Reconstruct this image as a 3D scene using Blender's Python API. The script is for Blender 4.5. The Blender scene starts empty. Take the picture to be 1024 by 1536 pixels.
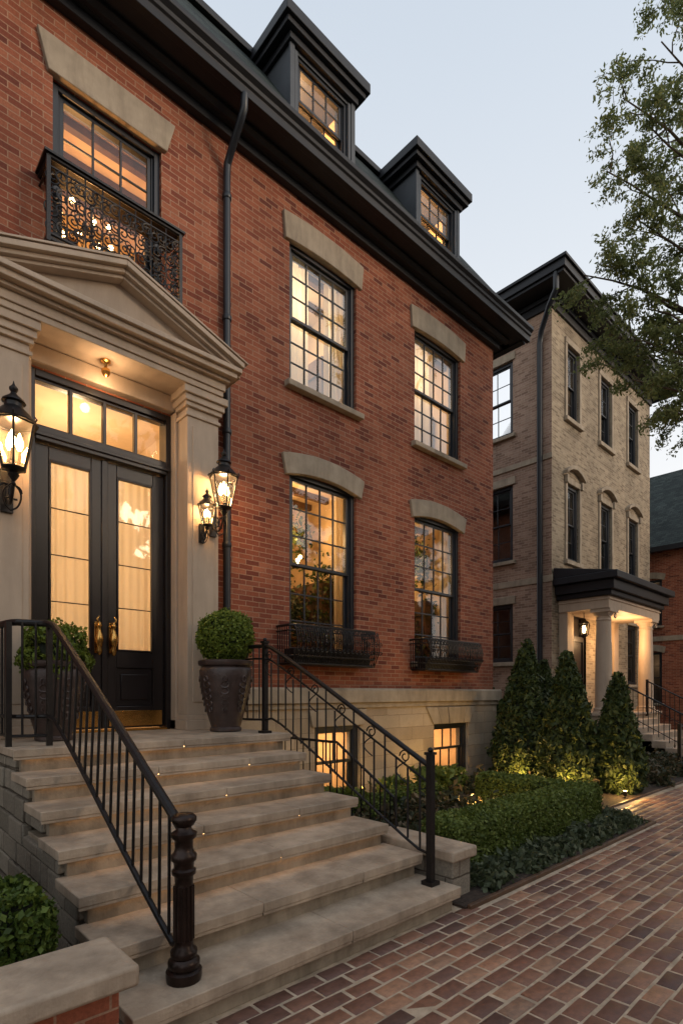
import bpy, bmesh, math, random
import numpy as np
from mathutils import Vector, Matrix
random.seed(7); rng=np.random.default_rng(7)
scene=bpy.context.scene
R=math.radians

# ------------------------------------------------------------ node helpers
def newmat(name):
    m=bpy.data.materials.new(name); m.use_nodes=True
    nt=m.node_tree; b=nt.nodes['Principled BSDF']
    return m,nt,b
def N(nt,t,**kw):
    n=nt.nodes.new(t)
    for k,v in kw.items():
        if k in n.inputs: n.inputs[k].default_value=v
        else: setattr(n,k,v)
    return n
def c4(c): return (c[0],c[1],c[2],1)
def ramp(nt,stops,interp='LINEAR'):
    r=nt.nodes.new('ShaderNodeValToRGB'); r.color_ramp.interpolation=interp
    e=r.color_ramp.elements
    e[0].position=stops[0][0]; e[0].color=c4(stops[0][1])
    e[1].position=stops[-1][0]; e[1].color=c4(stops[-1][1])
    for p,c in stops[1:-1]:
        x=e.new(p); x.color=c4(c)
    return r
def mixc(nt,fac,a,b,mode='MIX'):
    m=nt.nodes.new('ShaderNodeMix'); m.data_type='RGBA'; m.blend_type=mode
    for i,v in ((0,fac),(6,a),(7,b)):
        if hasattr(v,'is_linked') or hasattr(v,'links'): nt.links.new(v,m.inputs[i])
        else: m.inputs[i].default_value = v if i==0 else c4(v)
    return m.outputs[2]
def math_(nt,op,a,b=0.0,clamp=False):
    m=nt.nodes.new('ShaderNodeMath'); m.operation=op; m.use_clamp=clamp
    for i,v in ((0,a),(1,b)):
        if hasattr(v,'links'): nt.links.new(v,m.inputs[i])
        else: m.inputs[i].default_value=v
    return m.outputs[0]

def plain(name,col,rough=0.5,metal=0.0,var=0.12,scale=6.0,bump=0.15,bscale=60.0,spec=0.5,stain=0.0):
    m,nt,b=newmat(name)
    tc=N(nt,'ShaderNodeTexCoord')
    n1=N(nt,'ShaderNodeTexNoise',Scale=scale,Detail=6.0,Roughness=0.6); nt.links.new(tc.outputs['Object'],n1.inputs['Vector'])
    lo=tuple(c*(1-var*1.6) for c in col); hi=tuple(min(1,c*(1+var)) for c in col)
    r=ramp(nt,[(0.3,lo),(0.7,hi)]); nt.links.new(n1.outputs['Fac'],r.inputs['Fac'])
    out=r.outputs['Color']
    if stain>0:
        mp=N(nt,'ShaderNodeMapping'); mp.inputs['Scale'].default_value=(3.0,3.0,0.5)
        nt.links.new(tc.outputs['Object'],mp.inputs['Vector'])
        n3=N(nt,'ShaderNodeTexNoise',Scale=1.6,Detail=7.0,Roughness=0.7); nt.links.new(mp.outputs[0],n3.inputs['Vector'])
        r3=ramp(nt,[(0.42,(1,1,1)),(0.72,(1-stain,1-stain*1.05,1-stain*1.1))]); nt.links.new(n3.outputs['Fac'],r3.inputs['Fac'])
        out=mixc(nt,1.0,out,r3.outputs['Color'],'MULTIPLY')
    nt.links.new(out,b.inputs['Base Color'])
    b.inputs['Roughness'].default_value=rough; b.inputs['Metallic'].default_value=metal
    b.inputs['Specular IOR Level'].default_value=spec
    if bump>0:
        n2=N(nt,'ShaderNodeTexNoise',Scale=bscale,Detail=4.0); nt.links.new(tc.outputs['Object'],n2.inputs['Vector'])
        bp=N(nt,'ShaderNodeBump',Strength=bump,Distance=0.01); nt.links.new(n2.outputs['Fac'],bp.inputs['Height'])
        nt.links.new(bp.outputs[0],b.inputs['Normal'])
    return m

def bricks(name,w,h,mort,stops,cm,rough=0.85,bump=0.6,dist=0.006,var=0.35,grain=0.5,offs=0.5,spec=0.25,streak=0.0):
    m,nt,b=newmat(name)
    tc=N(nt,'ShaderNodeTexCoord'); ge=N(nt,'ShaderNodeNewGeometry')
    sp=N(nt,'ShaderNodeSeparateXYZ'); nt.links.new(tc.outputs['Object'],sp.inputs[0])
    sn=N(nt,'ShaderNodeSeparateXYZ'); nt.links.new(ge.outputs['True Normal'],sn.inputs[0])
    ax=math_(nt,'ABSOLUTE',sn.outputs[0]); ay=math_(nt,'ABSOLUTE',sn.outputs[1])
    g=math_(nt,'GREATER_THAN',ax,ay)
    gi=math_(nt,'SUBTRACT',1.0,g)
    u=math_(nt,'ADD',math_(nt,'MULTIPLY',sp.outputs[0],gi),math_(nt,'MULTIPLY',sp.outputs[1],g))
    cb=N(nt,'ShaderNodeCombineXYZ'); nt.links.new(u,cb.inputs[0]); nt.links.new(sp.outputs[2],cb.inputs[1])
    nw=N(nt,'ShaderNodeTexNoise',Scale=9.0,Detail=2.0); nt.links.new(tc.outputs['Object'],nw.inputs['Vector'])
    vm=N(nt,'ShaderNodeVectorMath',operation='SCALE'); vm.inputs['Scale'].default_value=h*0.10
    nt.links.new(nw.outputs['Color'],vm.inputs[0])
    va=N(nt,'ShaderNodeVectorMath',operation='ADD'); nt.links.new(cb.outputs[0],va.inputs[0]); nt.links.new(vm.outputs[0],va.inputs[1])
    br=N(nt,'ShaderNodeTexBrick'); br.offset=offs
    br.inputs['Color1'].default_value=(0,0,0,1); br.inputs['Color2'].default_value=(1,1,1,1); br.inputs['Mortar'].default_value=(.5,.5,.5,1)
    br.inputs['Scale'].default_value=1.0; br.inputs['Mortar Size'].default_value=mort; br.inputs['Mortar Smooth'].default_value=0.25
    br.inputs['Brick Width'].default_value=w; br.inputs['Row Height'].default_value=h
    nt.links.new(va.outputs[0],br.inputs['Vector'])
    r=ramp(nt,stops); nt.links.new(br.outputs['Color'],r.inputs['Fac'])
    nA=N(nt,'ShaderNodeTexNoise',Scale=0.9,Detail=5.0,Roughness=0.65); nt.links.new(tc.outputs['Object'],nA.inputs['Vector'])
    rA=ramp(nt,[(0.3,(1-var,)*3),(0.72,(1.12,)*3)]); nt.links.new(nA.outputs['Fac'],rA.inputs['Fac'])
    nB=N(nt,'ShaderNodeTexNoise',Scale=55.0,Detail=5.0,Roughness=0.7); nt.links.new(tc.outputs['Object'],nB.inputs['Vector'])
    rB=ramp(nt,[(0.25,(1-grain*0.6,)*3),(0.75,(1+grain*0.35,)*3)]); nt.links.new(nB.outputs['Fac'],rB.inputs['Fac'])
    c=mixc(nt,br.outputs['Fac'],r.outputs['Color'],cm)
    c=mixc(nt,1.0,c,rA.outputs['Color'],'MULTIPLY'); c=mixc(nt,1.0,c,rB.outputs['Color'],'MULTIPLY')
    if streak>0:
        mp=N(nt,'ShaderNodeMapping'); mp.inputs['Scale'].default_value=(2.6,2.6,.28); nt.links.new(tc.outputs['Object'],mp.inputs['Vector'])
        nS=N(nt,'ShaderNodeTexNoise',Scale=1.3,Detail=8.0,Roughness=.72); nt.links.new(mp.outputs[0],nS.inputs['Vector'])
        rS=ramp(nt,[(.38,(1.05,1.04,1.03)),(.55,(.98,.98,.98)),(.75,(1-streak,1-streak*1.05,1-streak*1.05))]); nt.links.new(nS.outputs['Fac'],rS.inputs['Fac'])
        c=mixc(nt,1.0,c,rS.outputs['Color'],'MULTIPLY')
    nt.links.new(c,b.inputs['Base Color'])
    b.inputs['Roughness'].default_value=rough; b.inputs['Specular IOR Level'].default_value=spec
    hgt=math_(nt,'ADD',math_(nt,'SUBTRACT',1.0,br.outputs['Fac']),math_(nt,'MULTIPLY',nB.outputs['Fac'],0.5))
    hgt=math_(nt,'ADD',hgt,math_(nt,'MULTIPLY',br.outputs['Color'],0.3))
    bp=N(nt,'ShaderNodeBump',Strength=bump,Distance=dist); nt.links.new(hgt,bp.inputs['Height'])
    nt.links.new(bp.outputs[0],b.inputs['Normal'])
    return m

def glassmat(name,ior=1.7,tint=(0.9,0.92,0.92),add=0.0):
    m,nt,b=newmat(name); nt.nodes.remove(b)
    out=[n for n in nt.nodes if n.type=='OUTPUT_MATERIAL'][0]
    tr=N(nt,'ShaderNodeBsdfTransparent',Color=c4(tint)); gl=N(nt,'ShaderNodeBsdfGlossy',Roughness=0.02)
    gl.inputs['Color'].default_value=(1,1,1,1)
    tc=N(nt,'ShaderNodeTexCoord'); nz=N(nt,'ShaderNodeTexNoise',Scale=1.8,Detail=1.0); nt.links.new(tc.outputs['Object'],nz.inputs['Vector'])
    bp=N(nt,'ShaderNodeBump',Strength=0.10,Distance=0.03); nt.links.new(nz.outputs['Fac'],bp.inputs['Height']); nt.links.new(bp.outputs[0],gl.inputs['Normal'])
    fr=N(nt,'ShaderNodeFresnel',IOR=ior)
    f=math_(nt,'ADD',fr.outputs[0],add,True)
    mx=N(nt,'ShaderNodeMixShader'); nt.links.new(f,mx.inputs[0]); nt.links.new(tr.outputs[0],mx.inputs[1]); nt.links.new(gl.outputs[0],mx.inputs[2])
    nt.links.new(mx.outputs[0],out.inputs['Surface'])
    return m
def emis(name,col,st):
    m,nt,b=newmat(name)
    b.inputs['Base Color'].default_value=c4(col); b.inputs['Emission Color'].default_value=c4(col); b.inputs['Emission Strength'].default_value=st
    return m
def leafmat(name,stops,trans=0.25,rough=0.55):
    m,nt,b=newmat(name)
    out=[n for n in nt.nodes if n.type=='OUTPUT_MATERIAL'][0]
    ge=N(nt,'ShaderNodeNewGeometry'); tc=N(nt,'ShaderNodeTexCoord')
    nz=N(nt,'ShaderNodeTexNoise',Scale=3.5,Detail=3.0); nt.links.new(tc.outputs['Object'],nz.inputs['Vector'])
    f=math_(nt,'ADD',math_(nt,'MULTIPLY',ge.outputs['Random Per Island'],0.6),math_(nt,'MULTIPLY',nz.outputs['Fac'],0.45))
    r=ramp(nt,stops); nt.links.new(f,r.inputs['Fac'])
    nt.links.new(r.outputs['Color'],b.inputs['Base Color']); b.inputs['Roughness'].default_value=rough
    b.inputs['Specular IOR Level'].default_value=0.3
    tl=N(nt,'ShaderNodeBsdfTranslucent'); nt.links.new(r.outputs['Color'],tl.inputs['Color'])
    mx=N(nt,'ShaderNodeMixShader'); mx.inputs[0].default_value=trans
    nt.links.new(b.outputs[0],mx.inputs[1]); nt.links.new(tl.outputs[0],mx.inputs[2]); nt.links.new(mx.outputs[0],out.inputs['Surface'])
    return m
def curtainmat(name,col):
    m,nt,b=newmat(name)
    out=[n for n in nt.nodes if n.type=='OUTPUT_MATERIAL'][0]
    b.inputs['Base Color'].default_value=c4(col); b.inputs['Roughness'].default_value=0.9
    tl=N(nt,'ShaderNodeBsdfTranslucent',Color=c4(col)); mx=N(nt,'ShaderNodeMixShader'); mx.inputs[0].default_value=0.6
    nt.links.new(b.outputs[0],mx.inputs[1]); nt.links.new(tl.outputs[0],mx.inputs[2]); nt.links.new(mx.outputs[0],out.inputs['Surface'])
    return m

M={}
M['brick']=bricks('red_brick',0.205,0.0665,0.0060,[(0,(.15,.042,.028)),(.14,(.25,.070,.040)),(.35,(.30,.088,.047)),(.65,(.35,.112,.060)),(.88,(.40,.145,.080)),(1,(.27,.085,.05))],(.42,.25,.165),var=.34,streak=.22,grain=.6)
M['tanbrick']=bricks('tan_brick',0.205,0.0665,0.0055,[(0,(.22,.165,.11)),(.5,(.34,.265,.18)),(1,(.43,.345,.24))],(.44,.37,.28),var=0.38,streak=.2)
M['pinkbrick']=bricks('pink_brick',0.205,0.0665,0.0055,[(0,(.24,.145,.105)),(.5,(.36,.23,.165)),(1,(.43,.29,.215))],(.46,.36,.28),var=0.3,streak=.2)
M['block']=bricks('limestone_blocks',0.62,0.21,0.004,[(0,(.38,.29,.20)),(.5,(.45,.355,.25)),(1,(.50,.40,.29))],(.24,.18,.125),bump=0.5,dist=0.006,var=0.2,grain=0.25,streak=.2)
M['rough']=bricks('rough_stone',0.40,0.175,0.007,[(0,(.22,.19,.145)),(.5,(.31,.265,.205)),(1,(.37,.32,.25))],(.15,.12,.09),bump=1.0,dist=0.02,var=0.35,grain=0.6)
M['shingle']=bricks('slate_shingles',0.22,0.11,0.006,[(0,(.018,.026,.024)),(.5,(.033,.045,.041)),(1,(.05,.062,.056))],(.008,.01,.01),bump=0.9,dist=0.012,rough=0.8)
M['stone']=plain('limestone',(.38,.31,.23),0.8,var=0.13,scale=4,bump=0.35,bscale=45,spec=0.3,stain=0.35)
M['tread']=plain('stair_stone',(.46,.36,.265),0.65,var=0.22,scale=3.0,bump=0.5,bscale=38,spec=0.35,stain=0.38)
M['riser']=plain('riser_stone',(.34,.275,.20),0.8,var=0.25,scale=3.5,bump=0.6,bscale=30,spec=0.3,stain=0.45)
M['trim']=plain('painted_tan_trim',(.50,.385,.285),0.6,var=0.06,scale=2,bump=0.08,bscale=80,spec=0.35,stain=0.18)
M['navy']=plain('dark_painted_wood',(.013,.014,.018),0.5,var=0.2,scale=3,bump=0.08,spec=0.35)
M['frame']=plain('dark_window_frame',(.014,.017,.023),0.4,var=0.15,bump=0.05)
M['dormer']=plain('dormer_paint',(.045,.052,.062),0.55,var=0.12,scale=3,bump=0.1)
M['door']=plain('door_paint',(.014,.010,.010),0.3,var=0.15,bump=0.04)
M['iron']=plain('wrought_iron',(.012,.010,.010),0.38,metal=0.3,var=0.3,scale=20,bump=0.2,bscale=90)
M['bronze']=plain('bronze_newel',(.030,.018,.014),0.35,metal=0.6,var=0.3,scale=14,bump=0.2,bscale=60)
M['brass']=plain('brass',(.60,.34,.10),0.25,metal=1.0,var=0.15,scale=12,bump=0.1)
M['pot']=plain('dark_pot',(.06,.038,.032),0.42,var=0.25,scale=9,bump=0.3,bscale=50)
M['soil']=plain('mulch',(.05,.032,.022),0.95,var=0.5,scale=30,bump=1.0,bscale=50)
M['mortar']=plain('paver_joint_sand',(.54,.42,.30),0.95,var=0.2,scale=8,bump=0.5,bscale=120,stain=.3)
M['asphalt']=plain('asphalt',(.05,.05,.052),0.9,var=0.2,scale=8,bump=0.5,bscale=150)
M['kerb']=plain('kerb_stone',(.3,.28,.25),0.85,var=0.2,scale=4,bump=0.4)
M['grass']=plain('ground_grass',(.05,.07,.03),0.95,var=0.4,scale=4,bump=1.0,bscale=60)
M['wallin']=plain('room_wall',(.62,.47,.30),0.8,var=0.12,scale=2,bump=0)
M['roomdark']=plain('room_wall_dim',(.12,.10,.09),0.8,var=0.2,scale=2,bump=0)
M['wood']=plain('furniture_wood',(.10,.05,.025),0.5,var=0.3,bump=0)
M['glass']=glassmat('window_glass',1.6)
M['glassD']=glassmat('door_pane_glass',1.38)
M['glassR']=glassmat('window_glass_coated',1.8,(0.85,0.86,0.84),0.08)
M['lglass']=glassmat('lantern_glass',1.45,(1,.97,.92))
M['curtain']=curtainmat('sheer_curtain',(.82,.75,.61))
M['bulb']=emis('warm_bulb',(1,.62,.25),26)
M['bulb2']=emis('chandelier_bulb',(1,.66,.3),16)
M['strip']=emis('warm_led_strip',(1,.58,.24),5.0)
M['bark']=plain('bark',(.09,.065,.045),0.9,var=0.4,scale=12,bump=1.0,bscale=40)
M['box']=leafmat('boxwood_leaves',[(0.1,(.022,.04,.008)),(.5,(.06,.10,.016)),(.9,(.13,.18,.03))],0.2)
M['topi']=leafmat('topiary_leaves',[(0.1,(.05,.08,.012)),(.5,(.13,.175,.022)),(.9,(.23,.28,.04))],0.25)
M['hedge']=leafmat('hedge_leaves',[(0.1,(.045,.07,.014)),(.5,(.115,.155,.028)),(.9,(.20,.24,.055))],0.2)
M['arbor']=leafmat('arborvitae_leaves',[(0.1,(.016,.030,.010)),(.5,(.045,.065,.018)),(.9,(.10,.12,.03))],0.15)
M['treeleaf']=leafmat('tree_leaves',[(0.1,(.075,.10,.035)),(.5,(.15,.18,.065)),(.9,(.25,.27,.11))],0.55)
M['cover']=leafmat('groundcover_leaves',[(0.1,(.025,.035,.016)),(.5,(.06,.078,.036)),(.9,(.14,.155,.09))],0.2)
M['cover2']=leafmat('bed_plant_leaves',[(0.1,(.02,.026,.012)),(.5,(.05,.058,.026)),(.72,(.12,.085,.045)),(.9,(.22,.16,.09))],0.2)
M['core']=plain('hedge_core',(.012,.018,.007),0.95,var=0.4,scale=20,bump=0.8,bscale=40)

m,nt,b=newmat('clay_paver')
ge=N(nt,'ShaderNodeNewGeometry'); tc=N(nt,'ShaderNodeTexCoord')
r=ramp(nt,[(0,(.10,.055,.045)),(.2,(.18,.088,.062)),(.42,(.27,.135,.084)),(.58,(.15,.082,.066)),(.72,(.22,.11,.075)),(.88,(.36,.205,.13)),(1,(.25,.165,.12))]); nt.links.new(ge.outputs['Random Per Island'],r.inputs['Fac'])
n1=N(nt,'ShaderNodeTexNoise',Scale=22.0,Detail=7.0,Roughness=0.75); nt.links.new(tc.outputs['Object'],n1.inputs['Vector'])
r1=ramp(nt,[(.25,(.50,.50,.51)),(.75,(1.45,1.38,1.3))]); nt.links.new(n1.outputs['Fac'],r1.inputs['Fac'])
n2=N(nt,'ShaderNodeTexNoise',Scale=0.8,Detail=4.0); nt.links.new(tc.outputs['Object'],n2.inputs['Vector'])
r2=ramp(nt,[(.3,(.72,.71,.72)),(.7,(1.18,1.13,1.07))]); nt.links.new(n2.outputs['Fac'],r2.inputs['Fac'])
c=mixc(nt,1.0,r.outputs['Color'],r1.outputs['Color'],'MULTIPLY'); c=mixc(nt,1.0,c,r2.outputs['Color'],'MULTIPLY')
nt.links.new(c,b.inputs['Base Color'])
rr=ramp(nt,[(.3,(.36,)*3),(.7,(.66,)*3)]); nt.links.new(n1.outputs['Fac'],rr.inputs['Fac']); nt.links.new(rr.outputs['Color'],b.inputs['Roughness'])
bp=N(nt,'ShaderNodeBump',Strength=0.6,Distance=0.006); nt.links.new(n1.outputs['Fac'],bp.inputs['Height']); nt.links.new(bp.outputs[0],b.inputs['Normal'])
M['paver']=m

# ------------------------------------------------------------ mesh builder
def front(y0): return lambda a,b,z:(a,y0+b,z)
def side(x0): return lambda a,b,z:(x0+b,a,z)
ident=lambda a,b,z:(a,b,z)
def link(o,parent=None):
    scene.collection.objects.link(o)
    if parent is not None: o.parent=parent
    return o
def empty(name,loc=(0,0,0)):
    e=bpy.data.objects.new(name,None); e.location=loc; e.empty_display_size=0.3
    scene.collection.objects.link(e); return e

class MB:
    def __init__(s,f=ident): s.f=f; s.v=[]; s.fc=[]; s.mi=[]
    def add(s,pts,faces,m=0,raw=False):
        o=len(s.v)
        s.v+= [tuple(p) if raw else s.f(*p) for p in pts]
        for q in faces: s.fc.append([o+i for i in q]); s.mi.append(m)
    def box(s,a0,a1,b0,b1,z0,z1,m=0):
        s.add([(a0,b0,z0),(a1,b0,z0),(a1,b1,z0),(a0,b1,z0),(a0,b0,z1),(a1,b0,z1),(a1,b1,z1),(a0,b1,z1)],
              [(0,1,5,4),(1,2,6,5),(2,3,7,6),(3,0,4,7),(4,5,6,7),(3,2,1,0)],m)
    def quad(s,p,m=0): s.add(p,[(0,1,2,3)],m)
    def prism(s,poly,b0,b1,m=0):
        n=len(poly)
        s.add([(a,b0,z) for a,z in poly]+[(a,b1,z) for a,z in poly],
              [tuple(range(n)),tuple(range(2*n-1,n-1,-1))]+[(i,(i+1)%n,n+(i+1)%n,n+i) for i in range(n)],m)
    def prismX(s,poly,a0,a1,m=0):
        n=len(poly)
        s.add([(a0,b,z) for b,z in poly]+[(a1,b,z) for b,z in poly],
              [tuple(range(n)),tuple(range(2*n-1,n-1,-1))]+[(i,(i+1)%n,n+(i+1)%n,n+i) for i in range(n)],m)
    def band(s,lo,hi,b0,b1,m=0):
        n=len(lo); pts=[]
        for b in (b0,b1):
            pts+=[(a,b,z) for a,z in lo]; pts+=[(a,b,z) for a,z in hi]
        F=[]
        for i in range(n-1):
            F.append((i,i+1,n+i+1,n+i)); F.append((2*n+i,3*n+i,3*n+i+1,2*n+i+1))
            F.append((i,2*n+i,2*n+i+1,i+1)); F.append((n+i,n+i+1,3*n+i+1,3*n+i))
        F.append((0,n,3*n,2*n)); F.append((n-1,3*n-1,4*n-1,2*n-1))
        s.add(pts,F,m)
    def tube(s,pts,r,n=8,m=0,closed=False,raw=False,cap=True):
        P=[Vector(p) if raw else Vector(s.f(*p)) for p in pts]; L=len(P)
        rs=r if isinstance(r,(list,tuple)) else [r]*L
        T=[]
        for i in range(L):
            if closed: t=P[(i+1)%L]-P[i-1]
            else: t=P[min(i+1,L-1)]-P[max(i-1,0)]
            T.append(t.normalized() if t.length>1e-9 else Vector((0,0,1)))
        up=Vector((0,0,1)) if abs(T[0].z)<0.9 else Vector((1,0,0))
        nn=(up-T[0]*up.dot(T[0])).normalized(); pts2=[]
        for i in range(L):
            nn=(nn-T[i]*nn.dot(T[i]))
            nn=nn.normalized() if nn.length>1e-6 else T[i].orthogonal().normalized()
            bb=T[i].cross(nn)
            for k in range(n):
                a=2*math.pi*k/n; pts2.append(P[i]+(nn*math.cos(a)+bb*math.sin(a))*rs[i])
        F=[]
        for i in range(L if closed else L-1):
            j=(i+1)%L
            for k in range(n): F.append((i*n+k,i*n+(k+1)%n,j*n+(k+1)%n,j*n+k))
        if cap and not closed: F.append(tuple(range(n-1,-1,-1))); F.append(tuple((L-1)*n+k for k in range(n)))
        s.add(pts2,F,m,raw=True)
    def lathe(s,prof,cx,cy,z0=0,n=24,m=0,sx=1.0):
        pts=[];F=[]
        for r,z in prof:
            for k in range(n):
                a=2*math.pi*k/n+math.pi/n
                pts.append((cx+r*math.cos(a)*sx,cy+r*math.sin(a),z0+z))
        L=len(prof)
        for i in range(L-1):
            for k in range(n): F.append((i*n+k,i*n+(k+1)%n,(i+1)*n+(k+1)%n,(i+1)*n+k))
        F.append(tuple(range(n-1,-1,-1))); F.append(tuple((L-1)*n+k for k in range(n)))
        s.add(pts,F,m)
    def sphere(s,c,r,m=0,n=10,k=6):
        prof=[(max(1e-4,r*math.sin(math.pi*i/k)),-r*math.cos(math.pi*i/k)) for i in range(k+1)]
        s.lathe(prof,c[0],c[1],c[2],n,m)
    def finish(s,name,parent=None,mats=('stone',),bevel=0.0,seg=2,angle=35,recalc=True):
        me=bpy.data.meshes.new(name); me.from_pydata(s.v,[],s.fc)
        for k in mats: me.materials.append(M[k])
        me.polygons.foreach_set('material_index',s.mi)
        if recalc:
            bm=bmesh.new(); bm.from_mesh(me); bmesh.ops.recalc_face_normals(bm,faces=bm.faces); bm.to_mesh(me); bm.free()
        me.polygons.foreach_set('use_smooth',[True]*len(me.polygons))
        me.set_sharp_from_angle(angle=R(angle)); me.update()
        o=bpy.data.objects.new(name,me); link(o,parent)
        if bevel>0:
            b=o.modifiers.new('bevel','BEVEL'); b.width=bevel; b.segments=seg; b.limit_method='ANGLE'; b.angle_limit=R(40); b.harden_normals=False
        return o

def wall(mb,a0,a1,z0,z1,holes,m=0,b=0.0):
    A=sorted({a0,a1,*[h[0] for h in holes],*[h[1] for h in holes]}); Z=sorted({z0,z1,*[h[2] for h in holes],*[h[3] for h in holes]})
    A=[a for a in A if a0<=a<=a1]; Z=[z for z in Z if z0<=z<=z1]
    for i in range(len(A)-1):
        for j in range(len(Z)-1):
            ca=(A[i]+A[i+1])/2; cz=(Z[j]+Z[j+1])/2
            if any(h[0]<ca<h[1] and h[2]<cz<h[3] for h in holes): continue
            mb.quad([(A[i],b,Z[j]),(A[i+1],b,Z[j]),(A[i+1],b,Z[j+1]),(A[i],b,Z[j+1])],m)

def light(name,loc,W,col=(1,.6,.3),rad=0.05,parent=None):
    l=bpy.data.lights.new(name,'POINT'); l.energy=W; l.color=col; l.shadow_soft_size=rad
    o=bpy.data.objects.new(name,l); o.location=loc; link(o,parent); return o

# ------------------------------------------------------------ leaves
def leaves(name,P,size,mat,parent=None,elong=1.7,nrm=None,bias=1.0,droop=0.0):
    P=np.asarray(P,float); n=len(P)
    nv=rng.normal(size=(n,3)); nv/=np.linalg.norm(nv,axis=1)[:,None]
    if nrm is not None: nv=nv+np.asarray(nrm)*bias; nv/=np.linalg.norm(nv,axis=1)[:,None]
    t=rng.normal(size=(n,3)); t[:,2]-=droop; t-= (t*nv).sum(1)[:,None]*nv; t/=np.linalg.norm(t,axis=1)[:,None]+1e-9
    w=np.cross(nv,t)
    s=(size*(0.6+0.8*rng.random(n)))[:,None]
    V=np.stack([P-t*s*elong*.5,P+w*s*.5+t*s*.1,P+t*s*elong*.5,P-w*s*.5+t*s*.1],1).reshape(-1,3)
    me=bpy.data.meshes.new(name); me.vertices.add(4*n); me.vertices.foreach_set('co',V.ravel())
    me.loops.add(4*n); me.loops.foreach_set('vertex_index',np.arange(4*n,dtype=np.int32))
    me.polygons.add(n); me.polygons.foreach_set('loop_start',np.arange(0,4*n,4,dtype=np.int32))
    me.materials.append(M[mat]); me.update(calc_edges=True)
    o=bpy.data.objects.new(name,me); link(o,parent); return o

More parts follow.
